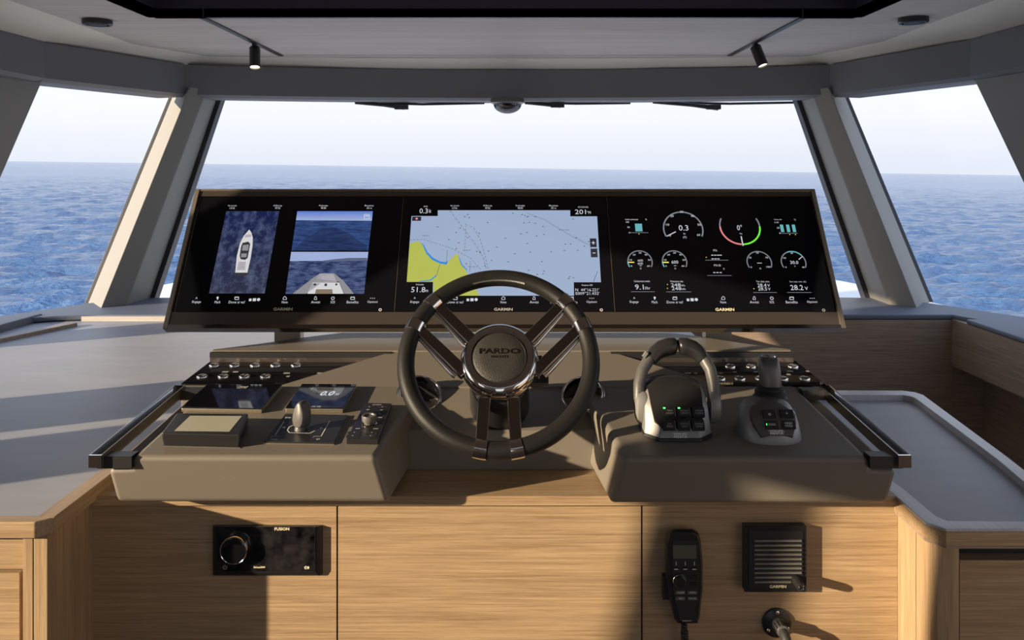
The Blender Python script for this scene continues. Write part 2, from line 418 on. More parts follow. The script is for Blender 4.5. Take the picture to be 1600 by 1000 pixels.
# starboard sill running aft
MB().prism([(1.745, 1.0), (1.745, 3.2), (1.80, 3.2), (2.14, 3.06), (2.14, 1.0)], E-0.60, E-0.582, 0.006).build('side_sill', 'dash_leather', sill)
# port stepped sill
st = thing('trim_3', 'stepped dark sill along the port side window', 'sill', at((-1.9, 2.4, E-0.6)), kind='structure')
MB().prism([(-1.86, 3.30), (-1.915, 2.6), (-2.0, -3), (-2.14, -3), (-2.14, 3.12)], E-0.66, E-0.577, 0.006).build('upper_step', 'dash_leather', st)
MB().prism([(-1.66, 3.18), (-1.84, 2.70), (-1.86, 1.2), (-1.88, 1.2), (-1.862, 2.70), (-1.69, 3.19)], E-0.62, E-0.592, 0.003).build('fiddle_rail', 'walnut_y', st)

# ---- pillars
def px_poly(pts, y, ds): return [P(x, y, d) for x, d in zip(pts, ds)]
def pillar(name, label, bx, tx, seal_b, seal_t):
    t = thing(name, label, 'pillar', at(P(sum(bx)/4, 470, 3.55)), kind='structure')
    db, dt = ((3.66, 3.47, 3.55, 3.72), (3.89, 3.70, 3.78, 3.95)) if bx[0] < 800 else ((3.72, 3.55, 3.47, 3.70), (3.95, 3.78, 3.70, 3.93))
    b = [P(x, 470, d) for x, d in zip(bx, db)]; tp = [P(x, 152, d) for x, d in zip(tx, dt)]
    zb, zt = E - 0.60, E + 0.36
    def ext(lo, hi):
        k0 = (zb - lo.z) / (hi.z - lo.z); k1 = (zt - lo.z) / (hi.z - lo.z); return lo.lerp(hi, k0), lo.lerp(hi, k1)
    e = [ext(lo, hi) for lo, hi in zip(b, tp)]
    bk = Vector((0, 0.10, 0))
    ring0 = [e[0][0], e[1][0], e[2][0], e[3][0], e[3][0] + bk, e[0][0] + bk]
    ring1 = [e[0][1], e[1][1], e[2][1], e[3][1], e[3][1] + bk, e[0][1] + bk]
    MB().loft([ring0, ring1], 0.006, 3, ang=15).build('cladding', 'pillar_leather', t)
    for k, s in ((0, -1), (3, 1)):
        a, c = e[k]; w = Vector((0.022 * s, 0, 0)); q = Vector((0, 0.07, 0)); o2 = Vector((0, 0.012, 0))
        MB().loft([[a + o2, a + w + o2, a + w + q, a + q], [c + o2, c + w + o2, c + w + q, c + q]], 0.002).build('window_seal', 'black_seal', t)
    return e
eL = pillar('trim_4', 'slanted windscreen pillar on the port side', (139, 162, 200, 231), (269, 290, 319, 338), 0, 0)
eR = pillar('trim_5', 'slanted windscreen pillar on the starboard side', (1363, 1387, 1428, 1452), (1252, 1271, 1301, 1321), 0, 0)

def side_pillar(name, label, s, b0, b1, t0, t1, zb=-0.60, zt=0.34, deep=0.10):
    """b*, t*: (x, d) of the inner face at sill and header; s outward sign"""
    o = Vector((s * deep, 0, 0))
    r0 = [V(*b0, zb), V(*b1, zb), V(*b1, zb) + o, V(*b0, zb) + o]; r1 = [V(*t0, zt), V(*t1, zt), V(*t1, zt) + o, V(*t0, zt) + o]
    struct(name, MB().loft([r0, r1], 0.008, 3), 'pillar_leather', label, 'pillar')
side_pillar('trim_6', 'second port pillar at the left edge, behind the corner window', -1, (-2.005, 2.87), (-2.04, 2.64), (-1.752, 3.12), (-1.80, 2.86))
side_pillar('trim_7', 'second starboard pillar at the right edge, behind the corner window', 1, (1.975, 2.79), (2.01, 2.52), (1.665, 3.02), (1.70, 2.76))
side_pillar('trim_8', 'port window pillar abeam of the helm', -1, (-2.0, 1.84), (-2.0, 1.52), (-1.76, 1.84), (-1.76, 1.52))
side_pillar('trim_9', 'port window pillar just aft of the helm', -1, (-2.0, 1.385), (-2.0, 1.09), (-2.0, 1.385), (-2.0, 1.09), zt=-0.25)
side_pillar('trim_10', 'unseen port post added to shade the right cabinet panel', -1, (-2.0, 0.52), (-2.0, 0.40), (-1.76, 0.52), (-1.76, 0.40))  # invented post, throws shade across the handset area
struct('trim_17', MB().box(-1.90, -1.885, -0.7, 0.52, E+0.03, E+0.36), 'blocker_cloth', 'unseen fabric panel added at port to block sun from the right side', 'light blocker')  # invented panel, keeps low sun off the starboard counter and pod
side_pillar('trim_18', 'unseen broad port post added to shade the right drawer', -1, (-2.0, 0.17), (-2.0, -0.75), (-1.76, 0.17), (-1.76, -0.75))  # invented post, keeps sun off the starboard drawer front
side_pillar('trim_11', 'starboard window pillar beside the helm seat', 1, (2.0, 0.9), (2.0, 0.6), (1.76, 0.9), (1.76, 0.6))

# ---- header beam segments
ZH0, ZH1 = 0.317, 0.462
hp = [(-1.71, -2.5), (-1.71, 2.85), (-1.722, 3.06), (-1.465, 3.74), (0.0, 3.93), (1.43, 3.74), (1.655, 3.00), (1.66, 2.80), (1.66, -2.5)]
def header(name, label, a, b, sub=1):
    mb = MB(); pa, pb = Vector((*a, 0)), Vector((*b, 0))
    rings = []
    for k in range(sub + 1):
        t = k / sub; p = pa.lerp(pb, t)
        if sub > 1: p.y = 3.74 + 0.19 * (1 - (2*t - 1) ** 2)
        n = Vector((0 - p.x, 1.5 - p.y, 0)); n = Vector((-(pb - pa).y, (pb - pa).x, 0)).normalized()
        if n.dot(Vector((-p.x, 0.8 - p.y, 0))) < 0: n = -n
        out = -n * 0.16
        z0, z1 = E + ZH0, E + ZH1
        rings.append([p + Vector((0, 0, z0)) - n*0.02, p + Vector((0, 0, z0 + 0.012)) + n*0.004, p + Vector((0, 0, z1)), p + out + Vector((0, 0, z1 + 0.03)), p + out + Vector((0, 0, z0))])
    mb.loft(rings); tag(mb.build(name, 'header_leather', sharp=20), label, 'beam', kind='structure')
header('trim_12', 'wide grey padded beam above the windscreen', hp[3], hp[5], 20)
header('trim_13', 'angled grey padded beam above the port corner window', hp[2], hp[3])
header('trim_14', 'angled grey padded beam above the starboard corner window', hp[5], hp[6])
header('trim_15', 'grey padded beam above the port side windows', hp[0], hp[2])
header('trim_16', 'grey padded beam above the starboard side windows', hp[6], hp[8])

# ---- window panes
def pane(name, label, corners):
    c = [Vector(p) for p in corners]; n = (c[1] - c[0]).cross(c[3] - c[0]).normalized() * 0.006
    struct(name, MB().loft([c, [p + n for p in c]]), 'clear_glass', label, 'window')
bk = Vector((0, 0.045, 0))
pane('window_1', 'large front windscreen pane looking over the bow', [eL[3][0] + bk, eR[0][0] + bk, eR[0][1] + bk, eL[3][1] + bk])
pane('window_2', 'port corner window pane left of the windscreen', [V(-2.06, 2.87, -0.6), eL[0][0] + bk, eL[0][1] + bk, V(-1.80, 3.12, 0.35)])
pane('window_3', 'starboard corner window pane right of the windscreen', [eR[3][0] + bk, V(2.03, 2.79, -0.6), V(1.71, 3.02, 0.35), eR[3][1] + bk])

# ---- ceiling with sunroof recess
ZC = 0.50
ce = thing('ceiling', 'pale veneered cabin ceiling with dark sunroof recess', 'ceiling', at((0, 1.5, E+ZC)), kind='structure')
SX0, SX1, SD = -1.192, 1.145, 2.77
def slab(poly, z0, z1, m, name, par=ce, bev=0): return MB().prism(poly, E+z0, E+z1, bev).build(name, m, par)
slab([(-1.50, SD), (-1.535, 3.36), (-1.37, 3.74), (-1.03, 3.765), (-1.03, SD)], ZC, ZC+0.03, 'ceiling_veneer', 'panel')
slab([(-1.026, SD), (-1.026, 3.70), (0.966, 3.70), (0.966, SD)], ZC+0.001, ZC+0.03, 'ceiling_veneer', 'panel')
slab([(-1.026, 3.704), (-1.026, 3.765), (0, 3.80), (0.966, 3.765), (0.966, 3.704)], ZC, ZC+0.03, 'ceiling_veneer', 'panel')
slab([(0.97, SD), (0.97, 3.765), (1.33, 3.74), (1.475, 3.30), (1.44, SD)], ZC, ZC+0.03, 'ceiling_veneer', 'panel')
slab([(-1.47, -2.5), (-1.50, SD), (SX0, SD), (SX0, -2.5)], ZC, ZC+0.03, 'ceiling_veneer', 'panel')
slab([(1.41, -2.5), (SX1, -2.5), (SX1, SD), (1.44, SD)], ZC, ZC+0.03, 'ceiling_veneer', 'panel')
slab([(SX0, -2.5), (SX0, -0.6), (SX1, -0.6), (SX1, -2.5)], ZC, ZC+0.03, 'ceiling_veneer', 'panel')
# perimeter soffit between panel edge and beam
inner = [(-1.47, -2.5), (-1.50, SD), (-1.535, 3.36), (-1.37, 3.74), (-0.7, 3.78), (0, 3.80), (0.7, 3.78), (1.33, 3.74), (1.475, 3.30), (1.44, SD), (1.41, -2.5)]
outer = [(-1.76, -2.5), (-1.76, 2.85), (-1.765, 3.07), (-1.49, 3.79), (-0.73, 3.93), (0, 3.98), (0.72, 3.93), (1.46, 3.79), (1.70, 3.02), (1.71, 2.80), (1.71, -2.5)]
mb = MB()
mb.loft([[V(*i, ZC-0.002), V(*o, ZH1-0.004), V(*o, ZH1+0.02), V(*i, ZC+0.03)] for i, o in zip(inner, outer)])
mb.build('perimeter_soffit', 'cream_soffit', ce)
# recess walls and glass
MB().box(SX0, SX1, SD, SD+0.02, E+ZC, E+ZC+0.16).build('recess_wall', 'navy_gloss', ce)
MB().box(SX0-0.02, SX0, -0.6, SD, E+ZC, E+ZC+0.16).build('recess_wall', 'navy_gloss', ce)
MB().box(SX1, SX1+0.02, -0.6, SD, E+ZC, E+ZC+0.16).build('recess_wall', 'navy_gloss', ce)
MB().box(SX0, SX1, -0.6, SD, E+ZC+0.15, E+ZC+0.16).build('sunshade', 'sunshade', ce)
MB().box(-1.76, SX0-0.02, -2.5, 3.9, E+ZC+0.04, E+ZC+0.08).build('roof_deck', 'white_gelcoat', ce)
MB().box(SX1+0.02, 1.76, -2.5, 3.9, E+ZC+0.04, E+ZC+0.08).build('roof_deck', 'white_gelcoat', ce)
MB().box(SX0-0.02, SX1+0.02, SD+0.02, 4.1, E+ZC+0.04, E+ZC+0.08).build('roof_deck', 'white_gelcoat', ce)
MB().box(SX0-0.02, SX1+0.02, -2.5, -0.6, E+ZC+0.04, E+ZC+0.08).build('roof_deck', 'white_gelcoat', ce)
# light tracks
for s, x, lab in ((-1, -1.028, 'thin black lighting track let into the ceiling to port'), (1, 0.968, 'thin black lighting track let into the ceiling to starboard')):
    tag(MB().box(x-0.010, x+0.010, SD, 3.70, E+ZC-0.004, E+ZC+0.001, 0.001).build('lighting_track', 'black_plastic'), lab, 'light track', 'ceiling lighting tracks')

# ================================================================== CEILING FITTINGS
def track_spot(px, py, d, tilt, lab):
    top = P(px, py, d); top.z = E + ZC - 0.004
    t = thing('track_spotlight', lab, 'spotlight', at(top), 'track spotlights')
    ax = Vector((tilt, -0.30, -1)).normalized(); x = ax.cross(Vector((0, 1, 0))).normalized(); y = x.cross(ax) * -1
    Z = Matrix((x, ax.cross(x), ax)).transposed().to_4x4(); Z.translation = Vector((0, 0, -0.012))
    MB().box(-0.008, 0.008, -0.012, 0.012, -0.016, 0.002, 0.002).build('mounting_block', 'black_plastic', t, world=False)
    b = MB().lathe([(0, 0.0), (0.019, 0.0), (0.0215, 0.003), (0.0215, 0.086), (0.019, 0.088), (0.018, 0.080), (0, 0.080)], 28, Z).build('barrel', 'black_satin', t, world=False)
    MB().lathe([(0, 0.0815), (0.0178, 0.0815)], 24, Z).build('lens', 'lamp_lens', t, world=False)
    ld = bpy.data.lights.new('spot_light', 'SPOT'); ld.energy = 3; ld.color = (1, 0.8, 0.55); ld.spot_size = 1.2; ld.shadow_soft_size = 0.015
    lo = bpy.data.objects.new('spot_light', ld); col.objects.link(lo); lo.parent = t
    lo.location = Z @ Vector((0, 0, 0.09)); lo.rotation_euler = ax.to_track_quat('-Z', 'Y').to_euler()
track_spot(398, 69, 3.35, 0.10, 'small black cylinder spotlight on the port ceiling track')
track_spot(1180, 66, 3.32, 0.30, 'small black cylinder spotlight on the starboard ceiling track')
for px, py, lab in ((152, 31, 'round black ceiling fitting beside the port beam'), (1427, 28, 'round black ceiling fitting beside the starboard beam')):
    d = ZC * F / (CY - py); p = P(px, py, d); p.z = E + ZC
    t = thing('ceiling_fitting', lab, 'ceiling fitting', at(p), 'round black ceiling fittings')
    MB().lathe([(0, 0.001), (0.048, 0.001), (0.048, -0.014), (0.044, -0.018), (0.036, -0.018), (0.034, -0.012), (0, -0.012)], 36).build('ring', 'black_plastic', t, world=False)
    MB().lathe([(0, -0.0115), (0.033, -0.0125), (0.030, -0.019), (0, -0.021)], 30).build('diffuser', 'black_satin', t, world=False)
# dome camera under the beam
p = P(793, 156, 3.86); p.z = E + ZH0 + 0.004
t = thing('dome_camera', 'small dome camera hanging below the beam over the windscreen', 'camera', at(p - Vector((0, 0.03, 0))))
MB().lathe([(0, 0.0), (0.074, 0.0), (0.078, -0.006), (0.078, -0.022), (0.066, -0.030), (0, -0.030)], 36).build('base_ring', 'gunmetal', t, world=False)
MB().lathe([(0.064, -0.030)] + [(0.064*math.cos(a), -0.030 - 0.042*math.sin(a)) for a in [k*math.pi/16 for k in range(1, 9)]], 32).build('dome', 'dome_glass', t, world=False)
MB().lathe([(0, -0.030), (0.022, -0.030), (0.022, -0.048), (0.014, -0.058), (0, -0.060)], 20).build('lens_module', 'black_satin', t, world=False)
for x in (-0.035, -0.018, 0.018, 0.036):
    MB().lathe([(0, -0.038), (0.006, -0.036), (0.006, -0.030)], 10, at((x, -0.025, 0))).build('led', 'chrome', t, world=False)

# wipers outside, parked along the top of the windscreen
def wiper(lab, arm, blade, tip):
    d = 4.03
    t = thing('windscreen_wiper', lab, 'wiper', at(P(*arm[0], d)), 'parked windscreen wipers')
    MB().tube([P(x, y, d) for x, y in arm], [0.012] + [0.009] * (len(arm) - 1), 8).build('arm', 'black_seal', t)
    MB().tube([P(x, y, d + 0.03) for x, y in blade], [0.006] * len(blade), 8).build('blade', 'rubber', t)
    a = P(*tip, d); MB().box(a.x-0.035, a.x+0.03, a.y-0.012, a.y+0.02, a.z-0.012, a.z+0.010, 0.004).build('hinge', 'black_seal', t)
wiper('parked wiper at top of windscreen left of the dome camera', [(632, 168), (600, 164), (555, 160)], [(560, 160), (660, 163), (757, 161)], (628, 167))
wiper('short parked wiper at top of windscreen just right of the dome camera', [(876, 165), (850, 163), (820, 160)], [(822, 160), (900, 162), (985, 161)], (872, 164))
wiper('long parked wiper at top of windscreen near the starboard pillar', [(1122, 169), (1080, 164), (1020, 159)], [(1030, 160), (1140, 162), (1250, 160)], (1116, 167))

# ================================================================== HELM CABINET AND COUNTERS
cab = thing('helm_cabinet', 'oak helm cabinet with three flush front panels under the console', 'cabinet', at((-0.03, 1.62, 0)))
MB().box(-0.80, 0.735, 1.622, 1.74, 0.02, E-0.645).build('carcass', 'black_plastic', cab)
MB().box(-0.79, 0.70, 1.74, 2.045, E-0.66, E-0.627).build('carcass_top', 'walnut_x', cab)
MB().box(-0.800, 0.735, 1.588, 1.74, E-0.645, E-0.627, 0.004, 3).build('shelf', 'oak_x', cab)
for x0, x1 in ((145, 525.5), (528.2, 1001.5), (1004.2, 1402.5)):
    MB().box((x0-CX)/F*1.6, (x1-CX)/F*1.6, 1.600, 1.620, 0.08, E-0.647, 0.0015).build('front_panel', 'oak_x', cab)
MB().box(-0.80, 0.73, 1.66, 1.70, 0, 0.08).build('plinth', 'black_plastic', cab)

# port counter cabinet
ZL = -0.606
lc = thing('counter_cabinet', 'oak counter cabinet left of the helm with drawer', 'cabinet', at((-1.4, 1.6, 0)), 'counter cabinets beside the helm')
MB().box(-2.03, -0.83, 1.47, 3.28, 0.02, E-0.64).build('carcass', 'walnut_x', lc)
MB().box(-0.828, -0.803, 1.437, 1.51, 0.05, E+ZL-0.029, 0.004, 3).build('corner_post', 'oak_z', lc)
MB().box(-0.822, -0.806, 1.513, 1.60, 0.05, E+ZL-0.029, 0.002).build('side_panel', 'oak_z', lc)
xp = (40 - CX) / F * 1.445
MB().box(-2.03, xp - 0.004, 1.452, 1.47, E-0.700, E+ZL-0.028, 0.002).build('rail', 'oak_x', lc)
MB().box(xp, -0.826, 1.437, 1.47, 0.05, E+ZL-0.029, 0.003).build('stile', 'oak_z', lc)
MB().box(-2.03, xp - 0.012, 1.447, 1.47, 0.12, E-0.705, 0.004).build('drawer_front', 'oak_x', lc)
wt = thing('worktop', 'taupe laminate worktop with oak edging left of the helm', 'worktop', at((-1.2, 2.3, E+ZL-0.03)))
W_ = [(-2.03, 1.448), (-0.822, 1.448), (-0.822, 2.05), (0.66, 2.05), (0.66, 3.36), (-2.03, 3.36)]
MB().prism(W_, E+ZL-0.022, E+ZL).build('laminate_top', 'counter_laminate', wt)
MB().loft([[(-2.03, 1.421, z), (-0.815, 1.421, z), (-0.793, 1.44, z), (-0.822, 1.4485, z), (-2.03, 1.4485, z)] for z in (E+ZL-0.028, E+ZL+0.001)], 0.003, 2).build('front_edging', 'oak_x', wt)
MB().box(-0.822, -0.793, 1.44, 2.04, E+ZL-0.028, E+ZL+0.0012, 0.003).build('side_edging', 'oak_y', wt)

# starboard counter
ZR = -0.628
rc = thing('counter_cabinet', 'oak counter cabinet right of the helm under a tray top', 'cabinet', at((0.95, 1.7, 0)), 'counter cabinets beside the helm')
MB().box(0.770, 1.02, 1.50, 2.30, 0.02, E-0.67).build('carcass', 'walnut_x', rc)
MB().box(0.742, 0.770, 1.530, 1.60, 0.05, E+ZR-0.031, 0.002).build('side_panel', 'oak_z', rc)
xb = (1497 - CX) / F * 1.462
MB().loft([[(0.742, 1.527, z), (0.742, 1.475, z), (0.748, 1.463, z), (0.760, 1.458, z), (xb, 1.458, z), (xb, 1.5, z), (0.77, 1.527, z)] for z in (0.05, E+ZR-0.031)], 0.0015).build('corner_post', 'oak_z', rc)
MB().box(xb + 0.003, 1.02, 1.462, 1.5, 0.12, E-0.690, 0.003).build('drawer_front', 'oak_x', rc)
MB().box(xb, 1.02, 1.490, 1.5, E-0.690, E+ZR-0.03).build('gap_shade_strip', 'black_plastic', rc)  # black strip put in as the shade between tray and drawer
tr = thing('tray_counter', 'sky-tinted oak framed tray counter with grey inlay right of the helm', 'worktop', at((0.95, 1.9, E+ZR-0.03)))
outer = [(0.700, 2.35), (0.735, 1.62), (0.732, 1.475), (0.755, 1.446), (1.02, 1.446), (1.075, 1.80), (1.137, 2.30), (1.128, 2.328), (1.10, 2.345)]
c = Vector((0.92, 1.9))
inset = [(0.730, 2.300), (0.765, 1.62), (0.764, 1.50), (0.774, 1.480), (0.993, 1.476), (1.047, 1.80), (1.100, 2.27), (1.096, 2.285), (1.08, 2.300)]
mb = MB(); n = len(outer)
zt, zf, z0 = E+ZR, E+ZR-0.016, E+ZR-0.030
mb.loft([[(*p, zt-0.005) for p in inset], [(*p, zt-0.005) for p in outer], [(*p, zt) for p in outer], [(*p, zt) for p in inset], [(*p, z0+0.0001) for p in inset]], caps=False, bev=0.0012)
mb.build('rim', 'sky_tinted_oak_y', tr)  # pale bluish colour stands in for sky reflected by the varnish
MB().prism(outer, z0-0.004, z0, 0).build('underside', 'walnut_x', tr)
eo = [(c.x + (x-c.x)*0.998, c.y + (y-c.y)*0.998) for x, y in outer]
MB().loft([[(*p, z0) for p in inset], [(*p, z0) for p in eo], [(*p, zt-0.0051) for p in eo], [(*p, zt-0.0051) for p in inset]], caps=False).build('edging', 'oak_x', tr)
MB().prism(inset, z0, zf).build('inlay', 'counter_laminate', tr)

# ================================================================== HELM CONSOLE
con = thing('helm_console', 'taupe leather-covered helm console with two forward pods', 'console', at((-0.026, 1.9, E-0.626)))
def zpod(d): return -0.5204 + (d - 1.5) * 0.066
def pod(s):
    if s < 0: fr = [(-0.722, -0.612), (-0.733, -0.545), (-0.690, -0.543), (-0.684, -0.5204), (-0.246, -0.5204), (-0.2235, -0.612)]; dx = (0, 0, 0, 0, 0.045, 0.03); tilt = 0.018
    else: fr = [(0.687, -0.614), (0.698, -0.547), (0.650, -0.545), (0.644, -0.5224), (0.203, -0.5224), (0.178, -0.614)]; dx = (0, 0, 0, 0, -0.045, -0.03); tilt = 0.018
    r = []
    for d in (1.5, 1.9):
        ring = []
        for i, (x, z) in enumerate(fr):
            dd = d + (tilt * (z + 0.5204) / -0.09 if d == 1.5 else 0)
            zz = z + (0.066 * (d - 1.5) if i not in (0, 5) else -0.012 * (d > 1.6))
            ring.append(V(x + dx[i] * (d - 1.5) / 0.4, dd, zz))
        r.append(ring)
    mb = MB(); mb.loft(r, 0.011, 4); return mb.build('pod', 'taupe_leather', con)
pod(-1); pod(1)
# flush strip behind the pods that carries the switch panels
MB().loft([[V(-0.752, 1.888, -0.606), V(0.700, 1.888, -0.606), V(0.700, 2.09, -0.606), V(-0.752, 2.09, -0.606)],
           [V(-0.752, 1.888, -0.4985), V(0.700, 1.888, -0.4985), V(0.700, 2.09, -0.483), V(-0.752, 2.09, -0.483)]], 0.004).build('switch_bed', 'taupe_leather', con)
# centre cowl: raised wedge and the slope down to the shelf
cw = MB()
cw.loft([[V(-0.540, 1.880, -0.52), V(0.490, 1.880, -0.52), V(0.235, 2.085, -0.52), V(-0.287, 2.085, -0.52)],
         [V(-0.540, 1.880, -0.4955), V(0.490, 1.880, -0.4955), V(0.235, 2.085, -0.4555), V(-0.287, 2.085, -0.4555)]], 0.004, 3)
cw.loft([[V(-0.27, d, z) for d, z in ((1.726, -0.626), (1.742, -0.550), (1.885, -0.4965), (1.95, -0.50), (1.95, -0.626))],
         [V(0.22, d, z) for d, z in ((1.726, -0.626), (1.742, -0.550), (1.885, -0.4965), (1.95, -0.50), (1.95, -0.626))]])
cw.build('centre_cowl', 'taupe_leather', con)
ledge = [(-0.748, 2.07), (0.697, 2.07), (0.70, 2.085), (0.600, 2.16), (0.50, 2.255), (0.43, 2.30), (-0.47, 2.30), (-0.56, 2.235), (-0.66, 2.15), (-0.752, 2.085)]
MB().prism(ledge, E-0.606, E-0.455, 0.005, 3).build('rear_ledge', 'taupe_leather', con)
for x0, x1 in ((-0.748, -0.30), (0.245, 0.697)):
    MB().box(x0, x1, 2.060, 2.071, E-0.4845, E-0.4695, 0.002).build('riser_trim', 'dark_trim', con)
    MB().box(x0, x1, 2.058, 2.0705, E-0.4695, E-0.4575).build('gap_shade_strip', 'black_plastic', con)  # black strip drawn in for the shade of the groove

# grab rails along the outer console edges
for s, lab in ((-1, 'black and chrome grab rail on the left console edge'), (1, 'black and chrome grab rail on the right console edge')):
    xo = -0.746 if s < 0 else 0.703; xi = -0.684 if s < 0 else 0.644
    t = thing('grab_rail', lab, 'grab rail', at(V(xo, 1.7, -0.54)), 'console grab rails')
    a, b = V(xo, 1.492, -0.531), V(xo, 1.872, -0.505)
    def bar(x0, x1, z0, z1, y0=0.0, y1=0.0):
        q0 = Vector((0, y0, 0)); q1 = Vector((0, y1, 0)); r = []
        for p_ in (a + q0, b + q1): r.append([p_ + Vector((x0, 0, z0)), p_ + Vector((x1, 0, z0)), p_ + Vector((x1, 0, z1)), p_ + Vector((x0, 0, z1))])
        return r
    MB().loft(bar(-0.010, 0.010, -0.004, 0.016), 0.002).build('bar', 'black_gloss', t)
    MB().loft(bar(-0.0115, -0.0095, -0.006, 0.0165), 0.0005).build('trim_strip', 'chrome', t)
    MB().loft(bar(0.0095, 0.0115, -0.006, 0.0165), 0.0005).build('trim_strip', 'bronze_trim', t)
    MB().box(-0.0115, 0.0115, -0.004, 0.0, -0.006, 0.0165, 0.001, M=at(a)).build('end_cap', 'chrome', t)
    for p_ in (a + Vector((0, 0.004, 0)), b - Vector((0, 0.03, 0))):
        MB().box(min(xo, xi), max(xo, xi), p_.y, p_.y + 0.028, p_.z - 0.010, p_.z + 0.012, 0.002).build('foot', 'black_plastic', t)

# ---- switch panels
def switch_panel(s, lab, outline, buttons, icons):
    o = V(0, 1.9, -0.4965); M = frame(o, (1, 0, 0), V(0, 2.06, -0.4845) - o)
    c = sum((Vector(hit(M, *p)) for p in outline), Vector((0, 0))) / len(outline)
    M = M @ Matrix.Translation((c.x, c.y, 0))
    t = thing('switch_panel', lab, 'switch panel', M, 'black glass switch panels')
    pts = [hit(M, *p, 0.003) for p in outline]
    MB().loft([[(*p, 0.0) for p in pts], [(*p, 0.003) for p in pts]]).build('glass_plate', 'black_gloss', t, world=False)
    b0 = None
    for px, py in buttons:
        x, y = hit(M, px, py, 0.005)
        if b0 is None:
            b0 = MB().lathe([(0.0100, 0.003), (0.0128, 0.003), (0.0128, 0.0055), (0.0115, 0.0072), (0.0098, 0.0072), (0.0092, 0.004)], 26).build('push_button', 'chrome', t, world=False)
            k0 = MB().lathe([(0.0092, 0.003), (0.0092, 0.0050), (0.0085, 0.0056), (0.0072, 0.0052), (0, 0.0050)], 24).build('button_cap', 'silver_paint', b0, world=False)
            r0 = MB().torus(0.0058, 0.0006, n=20, m=6, M=at((0, 0, 0.0056))).build('light_ring', 'black_satin', b0, world=False)
            b0.matrix_basis = at((x, y, 0))
        else:
            b = dup(b0, t, at((x, y, 0)))
            dup(k0, b, I4); dup(r0, b, I4)
    pr = Print(M, 0.0034)
    for px, py, w in icons: pr.rect(px - w/2, py - 1.0, px + w/2, py + 1.0)
    pr.build('legend', 'grey_print', t)['kind'] = 'stuff'
switch_panel(-1, 'black glass switch panel with two rows of chrome buttons, left of the wheel',
    [(283, 599.5), (441, 599.5), (588, 563.5), (330, 563.5)],
    [(335, 570), (367, 570), (399, 570), (431, 570), (463, 570), (316, 587.5), (349, 587.5), (382, 587.5), (415, 587.5)],
    [(352, 581, 10), (368, 581, 8), (448, 583, 10), (450, 588, 5), (500, 583, 9)])
switch_panel(1, 'black glass switch panel with chrome buttons behind throttle and joystick',
    [(990, 564), (1243, 564), (1291, 602), (1122, 602)],
    [(1141, 572), (1173, 572), (1206, 572), (1239, 572), (1125, 591), (1156, 591), (1188, 591), (1223, 591), (1257, 591)],
    [(1134, 563.8, 5), (1166, 563.8, 5), (1230, 563.8, 6), (1148, 581, 5), (1181, 581, 6), (1234, 580, 10), (1232, 585, 6), (1262, 580, 5), (1075, 583, 10), (1087, 583, 5), (1126, 583, 6)])

# ================================================================== DISPLAY HOUSING AND CHARTPLOTTERS
B0 = P(788.2, 515, 2.16); T0 = P(791.5, 298, 2.384)
up = Vector((0, T0.y - B0.y, T0.z - B0.z)); HM = up.length; WM = 1.768
MM = frame(B0, (1, 0, 0), up)
hs = thing('display_housing', 'wide tilted dark housing that holds three displays on two brackets', 'display housing', MM)
MB().box(-WM/2+0.004, WM/2-0.004, 0.014, HM-0.003, -0.05, -0.006, 0.006, 3).build('back_shell', 'black_satin', hs, world=False)
vb = hit(MM, 790, 488)[1]; vt = hit(MM, 790, 308.5)[1]; vl = hit(MM, 790, 509)[1]
MB().box(-WM/2+0.006, WM/2-0.006, vl-0.001, vb-0.001, -0.012, 0.0045, 0.0015).build('lower_fascia', 'dark_trim', hs, world=False)
MB().box(-WM/2, WM/2, 0.0, vl, -0.018, 0.009, 0.003, 3).build('lower_lip', 'dark_chrome', hs, world=False)
MB().box(-WM/2+0.006, WM/2-0.006, vt+0.001, HM-0.004, -0.012, 0.005, 0.0015).build('upper_fascia', 'dark_trim', hs, world=False)
MB().box(-WM/2, WM/2, HM-0.005, HM+0.001, -0.05, 0.008, 0.002).build('upper_lip', 'bronze_trim', hs, world=False)
for s in (-1, 1):
    a, b = sorted((s*WM/2, s*(WM/2-0.011)))
    MB().box(a, b, 0.001, HM, -0.018, 0.010, 0.003, 3).build('side_trim', 'bronze_trim', hs, world=False)
for px in (452, 1120):
    q = P(px, 520, 2.27)
    MB().box(q.x-0.035, q.x+0.035, 2.25, 2.29, E-0.606, E-0.36, 0.004).build('bracket', 'bronze_trim', hs)

